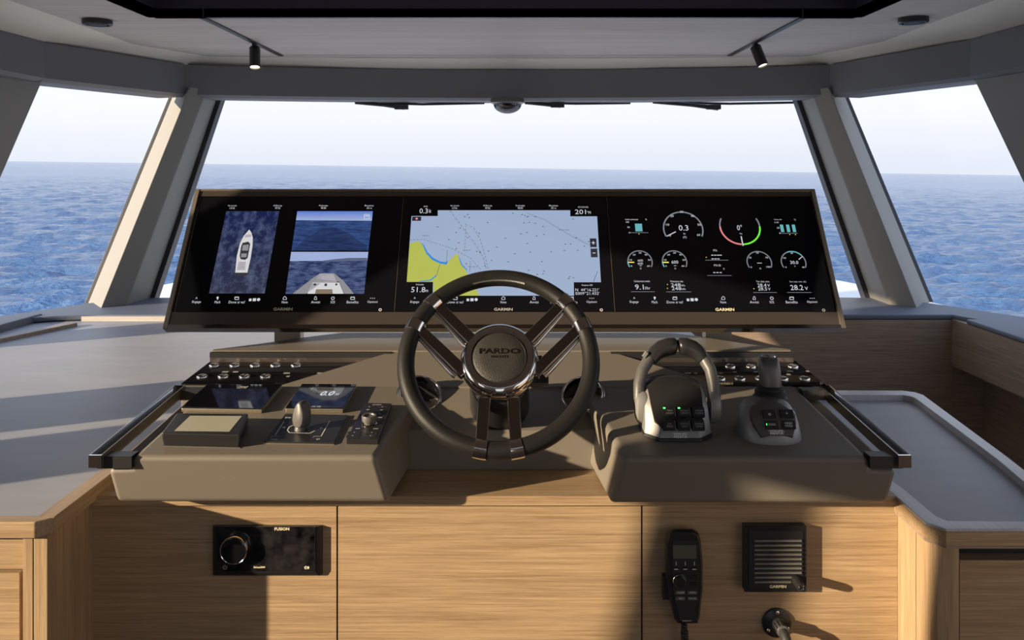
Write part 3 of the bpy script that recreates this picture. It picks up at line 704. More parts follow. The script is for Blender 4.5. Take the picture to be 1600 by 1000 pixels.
def plotter(lab, quad):
    pts = [hit(MM, *p, 0.004) for p in quad]
    x0 = (pts[0][0] + pts[3][0]) / 2 + 0.0008; x1 = (pts[1][0] + pts[2][0]) / 2 - 0.0008
    M = MM @ Matrix.Translation(((x0+x1)/2, vb, 0))
    t = thing('chartplotter', lab, 'display', M, 'chartplotter displays'); w = (x1-x0)/2; h = vt - vb
    MB().box(-w, w, 0.0006, h-0.0006, -0.004, 0.004, 0.0008).build('glass_panel', 'screen_glass', t, world=False)
    MB().box(-w-0.0010, -w-0.0002, 0.0006, h-0.0006, -0.004, 0.0046).build('edge_strip', 'bronze_trim', t, world=False)
    return t, M
G1, G2, G3 = 0.0044, 0.0048, 0.0052
def bar_icons(pr, xs, names, y0=466, y1=472, skip=()):
    for i, (x, nme) in enumerate(zip(xs, names)):
        pr.text(nme, x, y1, 4.6 if any(c in nme for c in 'gpy') else 4.0, len(nme) * 2.3)
    for i, x in enumerate(xs):
        if i == 3: pr.rect(x-9, 466.5, x-5, 470.5); pr.rect(x-3, 466, x+2, 470.5); pr.disc(x+6, 468, 2.6)
        elif i == 0: pr.text('A', x, y0-0.5, 3)
        elif i == 1: pr.disc(x, y0-1, 1.8); pr.poly([(x-1.4, y0), (x+1.4, y0), (x, y0+3)])
        elif i in (2, 7): pr.line([(x-3, y0-2), (x+3, y0-2), (x+3, y0+2), (x-3, y0+2), (x-3, y0-2)], 0.0016); pr.rect(x-3, y0-2, x+3, y0-1)
        elif i == 4: pr.line([(x-2.6, y0+2), (x-2.6, y0-0.6), (x, y0-3), (x+2.6, y0-0.6), (x+2.6, y0+2), (x-2.6, y0+2)], 0.0014)
        elif i == 5: pr.line([(x-2, y0+2), (x-1.4, y0-1.5), (x, y0-3), (x+1.4, y0-1.5), (x+2, y0+2), (x-2, y0+2)], 0.0014)
        elif i == 6: pr.arc(x, y0, 2.3, 0, 360, 1, 12)
        elif i == 8: [pr.disc(x + k*3, y0, 0.8, 6) for k in (-1, 0, 1)]
MENU = ['Engage', 'Mark', 'Dove si va?', '', 'Home', 'Avvisi', 'SOS', 'Benefits', 'Opzioni']
DATA4 = lambda pr, xs, vals: [(pr.text(a, x, 321.2, 2.2, 14), pr.text(b, x, 325, 3.0, 8)) for x, (a, b) in zip(xs, vals)]
VALS = [('Vel. al suolo', '1.0 kt'), ('Ora', '07:32'), ('Profondita', '90.00'), ('Rotta', '331 m')]

# left: camera views
t, M = plotter('left chartplotter showing boat camera views', [(315, 308.5), (630.4, 308.5), (614, 488), (270.5, 488)])
k0 = hit(M, 380, 458, G1)[1]; k1 = hit(M, 380, 330, G1)[1]
picture('sat_water', (0.004, 0.008, 0.04), (0.20, 0.26, 0.42), 42, (1.0, 0.8, 1), 0.45, 0.82, 9, (k0, k1, (0.05, 0.05, 0.08), (0.006, 0.015, 0.09)))
Print(M, G1).poly([(353.5, 330), (436.5, 330), (413.5, 458.5), (326.5, 458.5)]).build('screen_image', 'sat_water', t)
y0 = hit(M, 520, 391, G1)[1]; y1 = hit(M, 520, 330, G1)[1]
picture('bow_sea', (0.010, 0.022, 0.09), (0.05, 0.11, 0.30), 40, (0.5, 3, 1), 0.35, 0.75, 6)
picture('bow_sky', (0.10, 0.18, 0.55), (0.16, 0.26, 0.62), 6, (1, 3, 1), 0.3, 0.7, 3, (hit(M, 520, 344, G1)[1], y1, (0.55, 0.62, 0.72), (0.06, 0.14, 0.55)))
picture('aft_sea', (0.012, 0.02, 0.08), (0.13, 0.18, 0.34), 60, (0.6, 2.0, 1), 0.4, 0.75, 7)
picture('wake_water', (0.006, 0.012, 0.05), (0.035, 0.07, 0.20), 40, (0.5, 3, 1), 0.3, 0.85, 6)
Print(M, G1).poly([(464.5, 330), (582.5, 330), (581, 345), (462.5, 344)]).build('screen_image', 'bow_sky', t)
Print(M, G1).poly([(462.5, 344), (581, 345), (575.5, 391.5), (455.5, 391.5)]).build('screen_image', 'bow_sea', t)
Print(M, G2).poly([(457.5, 391.5), (480, 370), (505, 357), (525, 356), (548, 366), (574, 385), (573.5, 391.5)]).build('bow_wake', 'wake_water', t)
Print(M, G1).poly([(455, 393.5), (575.5, 393.5), (574, 407), (453, 408)]).build('screen_image', 'bow_sky', t)
Print(M, G1).poly([(453, 408), (574, 407), (569, 459), (446, 459)]).build('screen_image', 'aft_sea', t)
Print(M, G2).poly([(500, 408), (522, 405), (545, 403), (574, 403), (573.8, 407.5), (500, 408.5)]).build('coast', 'hill', t)
Print(M, G2).poly([(457, 459), (488, 435), (500, 427), (522, 427), (536, 438), (553, 459), (538, 459), (530, 440), (505, 440), (478, 459)]).build('picture_bulwark', 'boat_grey', t)
Print(M, G2).poly([(499, 428), (521, 428), (526, 441), (492, 441)]).build('picture_deck', 'deck_lilac', t)
Print(M, G2).poly([(488, 441.5), (530, 441.5), (537, 459), (480, 459)]).build('picture_cabin_top', 'boat_white', t)
Print(M, G3).poly([(494, 452), (519, 452), (520, 459), (492, 459)]).build('picture_hatch', 'deck_tan', t)
Print(M, G3).rect(507, 443, 511, 447).rect(490, 443, 494, 446).rect(524, 443, 527, 446).build('picture_fittings', 'boat_dark', t)
hull = [(389.5, 358.5), (392.5, 363), (395, 371), (394.5, 384), (391.5, 404), (386.5, 426), (367.5, 426), (370, 400), (375, 380), (380.5, 369)]
Print(M, G2).poly(hull).build('picture_hull', 'boat_white', t)
Print(M, G2).poly([(366.5, 426), (386.5, 426), (385.5, 430.5), (365, 430.5)]).build('picture_platform', 'boat_dark', t)
Print(M, G3).poly([(379, 379.5), (388, 377.5), (391, 381), (387, 403), (383, 406), (376, 405), (374.5, 400), (376.5, 386)]).build('picture_roof', 'boat_dark', t)
Print(M, G3+0.0003).poly([(379.5, 383), (389, 382), (387.5, 391.5), (378, 391.5)]).poly([(377, 396), (386, 396), (385, 402), (376.5, 402)]).build('picture_sunroof', 'boat_grey', t)
Print(M, G3).poly([(384, 367), (392, 366), (393, 370), (382, 371)]).poly([(373, 409), (384, 409), (383, 422), (370, 422)]).build('picture_sunpad', 'deck_lilac', t)
pr = Print(M, G2)
DATA4(pr, (363, 434, 505.5, 577), VALS)
bar_icons(pr, (307, 340, 370, 398, 445, 493, 520, 551, 582), MENU)
pr.line([(569, 335), (577, 335), (577, 342), (569, 342), (569, 335)], 0.0016).rect(570, 336.5, 576, 338)
pr.build('screen_text', 'ui_white', t)['kind'] = 'stuff'
lg = Print(M, G1); lg.text('GARMIN', 442, 483, 4.6, 30, bold=0.02); lg.build('logo', 'gold_print', t)
Print(M, G1).arc(594, 484, 1.9, 0, 360, 0.8, 14).build('power_symbol', 'white_print', t)

# centre: chart
t, M = plotter('middle chartplotter showing a nautical chart with yellow coast', [(631, 308.5), (947, 308.5), (960.2, 488), (614.8, 488)])
Print(M, G1).poly([(643, 337.5), (684, 337.5), (684, 328.5), (891, 328.5), (891, 338), (933, 338), (939, 441), (896.5, 441), (897, 462), (676, 462), (676.5, 440.5), (635.5, 440.5)]).build('chart_water', 'chart_sea', t)
Print(M, G2).poly([(640, 380.5), (653, 376.5), (661, 383), (667, 396), (676, 405.5), (688, 411.5), (697, 413), (704, 405), (713, 396.5), (716, 397.5), (720, 409), (728, 422), (730, 428), (738, 440), (749, 462), (678, 462), (677, 440.5), (635.5, 440.5)]).build('chart_coast', 'chart_land', t)
Print(M, G3).poly([(657, 379), (662, 382.5), (668, 394), (677, 403), (688, 408.5), (697, 409.5), (700, 407), (698, 413.5), (688, 412), (675, 406), (666, 396), (661, 384)]).poly([(715, 397), (719, 405), (722, 413), (730, 421), (729, 422.5), (720.5, 414)]).poly([(655, 439), (672, 437), (681, 430), (683, 430.5), (673, 438.5), (656, 440.3)]).build('chart_shallows', 'chart_shallow', t)
ink = Print(M, G3)
ink.dash([(703, 329), (728, 362), (745, 385), (755, 402), (760, 422)], 0.0011, 4, 2).dash([(640, 375), (662, 374), (705, 388), (735, 403), (752, 422)], 0.0011, 3, 2)
ink.dash([(727, 350), (740, 356), (750, 373), (758, 400), (763, 422)], 0.0011, 3, 2).dash([(728, 352), (726, 395)], 0.001, 3, 2)
ink.line([(823, 333), (850, 343), (895, 370), (932, 388), (934, 390)], 0.0009).line([(933.5, 424), (927.5, 440)], 0.0014)
ink.line([(687, 413), (683, 428), (680, 432)], 0.0012).line([(699, 390), (697, 413)], 0.0009).line([(735, 408), (734, 425)], 0.0009)
ink.text('NON-CLASS', 881, 359, 2.0, 16).text('VIA MARINE', 729, 391, 1.8, 12).text('Sestri', 665, 368, 2.2, 10).text('PROTETTA', 739, 417, 1.8, 14)
rnd = random.Random(3)
for k in range(70):
    x, y = rnd.uniform(645, 930), rnd.uniform(332, 436)
    if x < 735 and y > 372 + (x - 640) * 0.5 or (y < 340 and (x < 690 or x > 886)): continue
    ink.rect(x - 1.2, y - 0.6, x + 1.2, y + 0.6)
ink.build('chart_lines', 'chart_ink', t)['kind'] = 'stuff'
Print(M, G3).rect(922, 372.5, 932, 386).rect(923, 388.5, 933.5, 402).rect(644, 338.5, 658, 345).build('zoom_keys', 'ui_bar', t)
Print(M, G3+0.0003).disc(651, 341.7, 2).build('chart_badge', 'ui_red', t)
pr = Print(M, G3+0.0003); pr.big = t
pr.rect(924.5, 378.7, 929.5, 379.9).rect(926.4, 376.6, 927.6, 382).rect(926, 394.7, 930.5, 395.9)
pr.text('SOG', 665, 322.5, 2.2, 6).text('0.3', 662, 329.5, 7.6, 13).text('kt', 672, 329.5, 6, 3.5)
pr.text('201', 907, 331, 7.2, 17).text('°M', 920, 332, 4.5, 6).text('COG', 911, 323.5, 2.2, 16)
DATA4(pr, (710.5, 762, 813, 865), VALS)
pr.text('Profondita', 656, 444.5, 2.4, 12).text('51.8', 653.5, 452.5, 8.2, 22).text('m', 667, 454.5, 3.4, 4)
pr.text('Posizione GPS', 917.5, 445.5, 2.4, 17).text("N  44°16.221'", 917.5, 452.7, 4.6, 37).text("E009°21.432'", 918, 458.3, 4.6, 37)
bar_icons(pr, (648, 680, 711.5, 738, 786.5, 834.5, 863, 893, 924.5), MENU)
pr.build('screen_text', 'ui_white', t)['kind'] = 'stuff'
lg = Print(M, G1); lg.text('GARMIN', 786.5, 483.3, 4.4, 29, bold=0.02); lg.build('logo', 'grey_print', t)
Print(M, G1).arc(939.5, 484.2, 1.9, 0, 360, 0.8, 14).build('power_symbol', 'white_print', t)

# right: engine gauges
t, M = plotter('right chartplotter showing round engine gauges on black', [(947.8, 308.5), (1263, 308.5), (1309.5, 488), (961, 488)])
for q in ((1067.5, 358, 30.5, -25, 205, 2.2, 44), (1000, 409, 19, -28, 208, 1.7, 34), (1054, 409, 19, -28, 208, 1.7, 34), (1186.5, 410, 19, -28, 208, 1.7, 34), (1240, 410, 19, -28, 208, 1.7, 34), (1156, 354, 31, 0, 28, 2.2, 8), (1156, 354, 31, 152, 180, 2.2, 8)):
    Print(M, G1).arc(*q).build('gauge_ring', 'ui_grey', t)
for a, b, y in ((986, 1023, 455.8), (1041, 1080, 456), (1102, 1138, 406.5), (1105, 1143, 430.5), (1177, 1214, 457), (1230, 1268, 457), (984, 1013, 363.5), (1218, 1246, 364.5)): Print(M, G1).rect(a, y - 0.35, b, y + 0.35).build('divider_line', 'ui_grey', t)
Print(M, G2).arc(1156, 354, 31, 180, 267, 2.6, 26).build('rudder_port', 'ui_red', t)
Print(M, G2).arc(1156, 354, 31, 269, 360, 2.6, 26).build('rudder_starboard', 'ui_green', t)
tl = Print(M, G2); tl.rect(992.5, 349.5, 1003.5, 361.5)
for x in (1219.5, 1229, 1238): tl.rect(x, 351, x + 5, 362.5)
tl.arc(1240, 410, 19, 40, 110, 1.9, 14).arc(1000, 409, 19, 180, 208, 1.9, 6).arc(1054, 409, 19, 180, 208, 1.9, 6); tl.build('level_bars', 'ui_teal', t)
yl = Print(M, G2).rect(981.5, 409, 991, 410.6).rect(1035, 409, 1045, 410.8).disc(998.5, 365.5, 0.8, 6).disc(1234, 366.5, 0.8, 6).disc(1243, 366.5, 0.8, 6).disc(1043, 444.5, 0.8, 6).disc(1043, 450.5, 0.8, 6).disc(1103.5, 402, 0.8, 6).disc(1178, 451, 0.8, 6)
yl.build('markers', 'ui_yellow', t)
pr = Print(M, G3); pr.big = t
pr.text('0.3', 1068, 356, 8.4, 15).text('kt', 1069.5, 365, 2.6, 3.2).text('(T)', 1070, 371, 3.8, 5.5).line([(1042, 369), (1056, 362)], 0.0026)
for s_, x, y in (('0', 1047, 368), ('10', 1043, 351), ('20', 1050, 337.5), ('30', 1065, 331), ('40', 1082, 337.5), ('50', 1092.5, 351), ('60', 1091.5, 367)): pr.text(s_, x, y, 3.2, 3.2 * len(s_) * 0.8)
pr.text('0°', 1155.5, 355.5, 8.4, 8).text('deg', 1157.5, 365, 2.5, 4).line([(1158, 369), (1161, 384)], 0.0032)
for cx_, vs_ in ((1000, ('0', '10', '20', '30', '40', '50', '60')), (1054, ('0', '10', '20', '30', '40', '50', '60'))):
    for s_, a in zip(vs_, (208, 168, 128, 90, 52, 12, -28)):
        pr.text(s_, cx_ + 15 * math.cos(math.radians(a)), 409 - 14 * math.sin(math.radians(a)), 2.5, 2.2 * len(s_))
pr.text('600', 1000.5, 407, 3.4, 8).text('600', 1000.5, 411.7, 3.4, 8).text('600', 1054.5, 409.5, 4.8, 10.5).text('rpm', 1001, 415.5, 2.0, 4).text('rpm', 1055, 415.5, 2.0, 4).text('O', 1001, 419.5, 2.4, 2.5).text('O', 1055, 419.5, 2.4, 2.5)
for s_, x, y in (('0', 1174, 417.5), ('25', 1172, 402.5), ('50', 1183.5, 395), ('75', 1198, 402.5), ('100', 1200.5, 417)): pr.text(s_, x, y, 2.5, 2 * len(s_))
for s_, x, y in (('0', 1228, 417.5), ('10', 1226, 403), ('20', 1237, 395.3), ('40', 1255, 417.5)): pr.text(s_, x, y, 2.5, 2 * len(s_))
pr.text('30.0', 1241, 410, 5.0, 12.5).text('V', 1242, 416, 2.2, 2).line([(1248, 405.5), (1254, 400.5)], 0.002).rect(1183, 410.6, 1190.5, 411.4).text('%', 1188, 419.5, 2.2, 3)
pr.text('Livello carburante', 987, 342.8, 2.2, 20).text('%', 1009.5, 342.8, 2.4, 2.6).text('100', 980.5, 347, 2.4, 5).text('50', 982, 355, 2.4, 4).text('0', 983.5, 363.5, 2.4, 2).text('Temp. olio', 1215.5, 343.2, 2.2, 12).text('°C', 1242, 343.4, 2.4, 3).text('110', 1213.5, 347.5, 2.4, 6).text('55', 1216, 356, 2.4, 4).text('0', 1218.5, 364.2, 2.4, 2)
pr.text('Carburante totale', 1003, 439.3, 2.8, 25).text('9.1', 999, 448.5, 8.0, 13.5).text('l/hr', 1012, 450, 4.4, 8)
pr.text('Pressione olio', 1057.5, 439.6, 2.8, 20).text('248', 1056, 445.2, 5.2, 15).text('248', 1057, 450.8, 5.2, 15).text('kPa', 1067.5, 446, 2.8, 5.5).text('kPa', 1068.5, 451.6, 2.8, 5.5)
pr.text('Ten. batt. mot.', 1192, 439.8, 2.6, 21).text('28.4', 1190.5, 445.6, 5.2, 14).text('28.5', 1191.5, 451.2, 5.2, 14).text('V', 1201, 446, 4.2, 4).text('V', 1202, 451.6, 4.2, 4)
pr.text('Ten. batt. mot. (C)', 1246.5, 440.4, 2.6, 26).text('28.2', 1245, 449.3, 8.0, 20).text('V', 1260, 450.5, 5.2, 5)
pr.text('PTA', 1117.5, 391.3, 3.0, 6).text('PTA SD', 1121, 414.6, 3.0, 11).text('x', 1131, 420, 2.4, 2)
for y, xs in ((398.7, (1113, 1117.5, 1122, 1126)), (404.5, (1113.5, 1118, 1122.5)), (425.8, (1116, 1121, 1126))):
    for x in xs: pr.rect(x - 1.7, y - 0.6, x + 1.7, y + 0.6)
bar_icons(pr, (991, 1023, 1054.5, 1082, 1130, 1178.5, 1206, 1237, 1269), MENU)
pr.build('screen_text', 'ui_white', t)['kind'] = 'stuff'
lg = Print(M, G1); lg.text('GARMIN', 1132.5, 483.6, 4.6, 29.5, bold=0.02); lg.build('logo', 'gold_print', t)
Print(M, G1).arc(1287, 484.5, 1.9, 0, 360, 0.8, 14).build('power_symbol', 'white_print', t)

# ================================================================== STEERING WHEEL
TW = math.radians(38); RW, rW = 0.183, 0.0172
yv = Vector((0, math.sin(TW), math.cos(TW)))
WC = V((779 - CX) / F * 1.646, 1.646, -0.3775)
MW = frame(WC, (1, 0, 0), yv)
sw = thing('steering_wheel', 'black leather steering wheel with chrome spokes and hub', 'steering wheel', MW)
rim = MB().torus(RW, rW, n=120, m=20).build('rim', 'wheel_leather', sw, world=False)
def ang(px, py):
    x, y = hit(MW, px, py); return math.atan2(y, x)
spk = [((683, 479), (741, 531)), ((652, 512), (722, 575)), ((877, 479), (822, 529)), ((906, 513), (840, 574)), ((751.5, 702), (756.5, 622)), ((807, 702), (802, 622))]
st_m = MB()
for k in range(44):
    a = math.radians(72 + 36 * k / 43); r_ = RW - rW * 0.80; z_ = rW * 0.66
    p0 = Vector((r_*math.cos(a), r_*math.sin(a), z_)); p1 = Vector(((r_+0.006)*math.cos(a+0.02), (r_+0.006)*math.sin(a+0.02), z_+0.0022))
    st_m.tube([p0, p1], 0.0008, 5)
st_m.build('stitching', 'grey_plastic', rim, world=False)
for (ax_, ay), (bx_, by) in spk:
    a = ang(ax_, ay); da = 0.062
    MB().torus(RW, rW + 0.0016, a - da, a + da, n=8, m=20).build('collar', 'chrome', sw, world=False)
    for e_ in (a - da - 0.012, a + da):
        pass
    o = Vector((RW * math.cos(a), RW * math.sin(a), 0)); i = Vector((*hit(MW, bx_, by), 0))
    dr = (o - i); L = dr.length; X = dr.normalized(); Y = Vector((-X.y, X.x, 0))
    Ms = Matrix((X, Y, Vector((0, 0, 1)))).transposed().to_4x4(); Ms.translation = i
    sp = MB()
    def sec(x, w, z0, z1): return [Ms @ Vector(q) for q in ((x, -w, z0), (x, w, z0), (x, w, z1), (x, -w, z1))]
    sp.loft([sec(-0.008, 0.0125, -0.026, -0.012), sec(0.012, 0.0120, -0.022, -0.006), sec(L*0.6, 0.0115, -0.010, 0.004), sec(L-rW*0.7, 0.0108, -0.008, 0.010)], 0.003, 3)
    o_ = sp.build('spoke', 'dark_chrome', sw, world=False)
    s = 1 if Y.y < 0 else -1
    if by > ay or ay < 600:
        rb = MB().tube([Ms @ Vector(q) for q in ((0.004, s*0.0155, -0.021), (0.016, s*0.0165, -0.018), (L*0.6, s*0.0140, -0.008), (L-rW, s*0.0125, -0.002))], [0.0055, 0.005, 0.0035, 0.003], 10)
        rb.build('spoke_flange', 'chrome', o_, world=False)
hubM = at((0.0015, 0.004, -0.010))
MB().lathe([(0.0, -0.035), (0.066, -0.035), (0.0765, -0.026), (0.0790, -0.012), (0.0765, 0.0), (0.069, 0.008), (0.0600, 0.0105), (0.0560, 0.0095), (0.0545, 0.004), (0.0, 0.004)], 72, hubM).build('hub', 'chrome', sw, world=False)
pad = MB().lathe([(0.0545, 0.003), (0.0528, 0.0085), (0.0500, 0.0105), (0.030, 0.0118), (0, 0.0122)], 56, hubM).build('hub_pad', 'hub_leather', sw, world=False)
def emboss(body, y, h, w, par, m='dark_chrome'):
    me = text_mesh(body, extrude=0.06, offset=0.02); vs_ = [v.co for v in me.vertices]
    x0, x1 = min(v.x for v in vs_), max(v.x for v in vs_); y0, y1 = min(v.y for v in vs_), max(v.y for v in vs_)
    T = hubM @ Matrix.Translation((0, y, 0.0116)) @ Matrix.Diagonal((w/(x1-x0), h/(y1-y0), 0.02, 1)) @ Matrix.Translation((-(x0+x1)/2, -(y0+y1)/2, 0))
    MB().add_mesh(me, T).build('lettering', m, par, world=False); bpy.data.meshes.remove(me)
emboss('PARDO', 0.011, 0.0115, 0.080, pad); emboss('YACHTS', -0.001, 0.0048, 0.036, pad)
# column behind the wheel
sc_ = MB().lathe([(0.047, -0.028), (0.050, -0.045), (0.050, -0.070), (0.058, -0.078), (0.062, -0.13), (0.064, -0.20), (0.0, -0.21)], 44, at((0, -0.012, 0)))
sc_.build('column', 'black_satin', sw, world=False)
MB().box(0.064, 0.088, -0.028, 0.030, -0.075, -0.050, 0.005).build('column_switch', 'black_plastic', sw, world=False)
MB().box(0.050, 0.100, -0.030, -0.012, -0.062, -0.048, 0.005).build('tilt_lever', 'black_plastic', sw, world=False)

# round vents behind the wheel
for px, py, lab in ((657, 614, 'round black vent with chrome rings left of the wheel column'), (910, 615, 'round black vent with chrome rings right of the wheel column')):
    c = P(px, py, 1.835); s = -1 if px < 780 else 1
    nrm = Vector((-s * 0.22, -0.60, 0.72)).normalized(); x = Vector((1, 0, 0)); x = (x - nrm * x.dot(nrm)).normalized(); M = frame(c, x, nrm.cross(x))
    t = thing('round_vent', lab, 'air vent', M, 'round console vents')
    MB().lathe([(0.050, -0.06), (0.052, -0.014), (0.0495, -0.004), (0.0455, -0.001)], 48).build('housing', 'black_satin', t, world=False)
    MB().torus(0.0440, 0.0022, n=48, m=10).build('bezel_ring', 'chrome', t, world=False)
    MB().torus(0.0475, 0.0016, n=48, m=10, M=at((0, 0, -0.004))).build('outer_ring', 'chrome', t, world=False)
    MB().lathe([(0.0435, -0.003), (0.040, -0.010), (0.0, -0.013)], 40).build('face', 'black_gloss', t, world=False)
    for k in range(3): MB().box(-0.034, 0.034, -0.018 + k*0.018 - 0.001, -0.018 + k*0.018 + 0.001, -0.012, -0.007, M=Matrix.Rotation(s*0.5, 4, 'Z')).build('vane', 'black_plastic', t, world=False)

# ================================================================== LEFT POD INSTRUMENTS
o = V(0, 1.5, -0.5204); MPL = frame(o, (1, 0, 0), V(0, 1.9, zpod(1.9)) - o)
def dev(name, lab, cat, quad, h, group=None, base=MPL):
    """thing on the pod whose top-face outline (at height h) is seen at quad; returns thing, frame, outline in its frame"""
    pts = [Vector(hit(base, *p, h)) for p in quad]; c = sum(pts, Vector((0, 0))) / len(pts)
    M = base @ Matrix.Translation((c.x, c.y, 0)); t = thing(name, lab, cat, M, group)
    return t, M, [tuple(p - c) for p in pts]
def grow(pts, k):
    return [(x + math.copysign(k, x), y + math.copysign(k, y)) for x, y in pts]

t, M, q = dev('touch_display', 'large glossy black touch display, leftmost on the left pod', 'display', [(283, 636), (409, 638), (441, 600.5), (324, 600)], 0.011)
MB().loft([[(*p, 0.0) for p in q], [(*p, 0.0085) for p in q]], 0.002).build('housing', 'bronze_trim', t, world=False)
MB().loft([[(*p, 0.0085) for p in q], [(*p, 0.011) for p in q]], 0.001).build('glass', 'black_gloss', t, world=False)
Print(M, 0.0114).text('CZONE', 379, 605, 3.2, 16, shear=0.3).build('logo', 'white_print', t)

t, M, q = dev('chain_counter_display', 'small black display reading 0.0 m behind the paddle lever', 'display', [(446, 636.5), (536, 637), (557, 600), (472, 599.5)], 0.012)
MB().loft([[(*p, 0.0) for p in q], [(*p, 0.0095) for p in q]], 0.002).build('housing', 'bronze_trim', t, world=False)
MB().loft([[(*p, 0.0095) for p in q], [(*p, 0.012) for p in q]], 0.001).build('glass', 'black_gloss', t, world=False)
pr = Print(M, 0.0124).text('0.0', 512, 614.5, 7.0, 21, shear=0.25, bold=0.02).text('m', 526.5, 616, 3.2, 6, shear=0.25); pr.build('reading', 'ui_white', t)
pr = Print(M, 0.0124).text('Quick', 514, 602, 3.6, 15, shear=0.25, bold=0.03).text('CHC 1203', 494, 635.2, 2.4, 14).line([(486, 608.5), (490, 605)], 0.0008).line([(496, 605.8), (524, 606.5)], 0.0005); pr.build('logo', 'white_print', t)

HL = 0.026
t, M, q = dev('lcd_instrument', 'thick black instrument with blank beige screen on the left pod', 'display', [(252.5, 676), (375, 679), (388, 646), (276, 645)], HL)
qi = [(x*0.97, y*0.97) for x, y in q]
MB().loft([[(*p, 0.0) for p in qi], [(*p, HL*0.55) for p in q], [(*p, HL) for p in q]], 0.003, 3).build('housing', 'black_satin', t, world=False)
lq = [hit(M, *p, HL + 0.0004) for p in ((272, 673.5), (358, 674.5), (378, 650), (297, 649.5))]
MB().face([(*p, HL + 0.0004) for p in lq]).build('screen', 'lcd', t, world=False)
MB().loft([[(*p, 0.0) for p in grow(qi, 0.002)], [(*p, 0.0012) for p in grow(qi, 0.002)]]).build('gasket', 'grey_plastic', t, world=False)

t, M, q = dev('thruster_control', 'flat black thruster control plate with upright paddle lever', 'control', [(412, 690), (522, 692), (544, 648), (446, 646)], 0.004)
MB().loft([[(*p, 0.0) for p in grow(q, 0.001)], [(*p, 0.0016) for p in grow(q, 0.001)]], 0.0004).build('gasket', 'bronze_trim', t, world=False)
MB().loft([[(*p, 0.0016) for p in q], [(*p, 0.004) for p in q]], 0.0012).build('plate', 'black_plastic', t, world=False)
pr = Print(M, 0.0043).line([(444, 658), (430, 680)], 0.0016).line([(515, 658), (502, 681)], 0.0016).text('Quick', 510.5, 653.5, 3.4, 15, shear=0.25, bold=0.03).text('BOW', 450, 653, 2.8, 9, shear=0.2, bold=0.02).text('MAIN', 428, 686.5, 2.4, 10)
pr.poly([(440, 668), (446, 666), (445, 669.5)]).poly([(506, 669), (500, 667.5), (500, 670.5)]).arc(497, 686, 2.2, 0, 360, 0.9, 12)
pr.line([(459, 664), (452, 667), (449, 672), (452, 676), (484, 677), (492, 673)], 0.0018).line([(423, 684), (425, 681.5), (438, 681.8)], 0.0008).line([(489, 683.5), (492, 681.5), (503, 682)], 0.0008)
pr.build('legend', 'white_print', t)['kind'] = 'stuff'
bx_, by = hit(M, 469, 672, 0.004)
lev = MB().lathe([(0.0, 0.003), (0.011, 0.003), (0.010, 0.010), (0.008, 0.014), (0, 0.014)], 24, at((bx_, by, 0))).build('lever_base', 'grey_plastic', t, world=False)
lf = MB(); prof = []
for k in range(24):
    a = 2*math.pi*k/24; r = 1.0; sx_, sz = math.sin(a), -math.cos(a)
    prof.append((0.0135 * sx_ * (1 - 0.30*sz), 0.026 * sz))
th = Matrix.Translation((bx_, by, 0.034)) @ Matrix.Rotation(math.radians(-28), 4, 'Z') @ Matrix.Rotation(math.radians(-8), 4, 'X')
lf.loft([[th @ Vector((x*s, y, z*s)) for x, z in prof] for y, s in ((-0.007, 0.82), (-0.0055, 0.95), (0.0, 1.0), (0.012, 1.06), (0.017, 1.0), (0.0195, 0.82))])
lf.build('paddle', 'grey_plastic', t, world=False, sharp=60)

t, M, q = dev('remote_keypad', 'narrow black remote keypad with a round knob beside the wheel', 'keypad', [(541, 686), (591, 687), (612, 630), (570, 629)], 0.010)
MB().loft([[(*p, 0.0) for p in q], [(*p, 0.010) for p in q]], 0.0015).build('housing', 'black_satin', t, world=False)
kx, ky = hit(M, 577, 661, 0.012); K = at((kx, ky, 0.010))
MB().lathe([(0.0145, 0.0), (0.0150, 0.0016), (0.0135, 0.0022)], 30, K).build('knob_ring', 'chrome', t, world=False)
kb = MB().lathe([(0.0105, 0.0), (0.0105, 0.005), (0.0140, 0.007), (0.0145, 0.016), (0.0138, 0.018), (0.0105, 0.018), (0.0095, 0.0155), (0, 0.0155)], 30, K).build('knob', 'grey_plastic', t, world=False)
for px, py in ((553.5, 675.5), (580, 675.5), (551, 681), (577, 681), (577, 634.5), (597, 634.5)):
    x, y = hit(M, px, py, 0.0108); MB().box(x-0.012, x+0.012, y-0.0055, y+0.0055, 0.0095, 0.0108, 0.0006).build('key', 'black_plastic', t, world=False)
pr = Print(M, 0.0112)
for px, py, w in ((559, 669.5, 7), (587, 669.8, 8), (553.5, 675.5, 2), (581, 675.5, 2), (551, 680.5, 2), (579, 680.5, 2), (577, 635.5, 2), (597.5, 635.5, 2), (575, 640, 5), (596, 640.5, 4), (593.5, 646.5, 4), (594, 652.3, 6)): pr.rect(px-w/2, py-0.6, px+w/2, py+0.6)
pr.text('GARMIN', 589, 632.3, 2.0, 14, bold=0.02); pr.build('legend', 'grey_print', t)['kind'] = 'stuff'

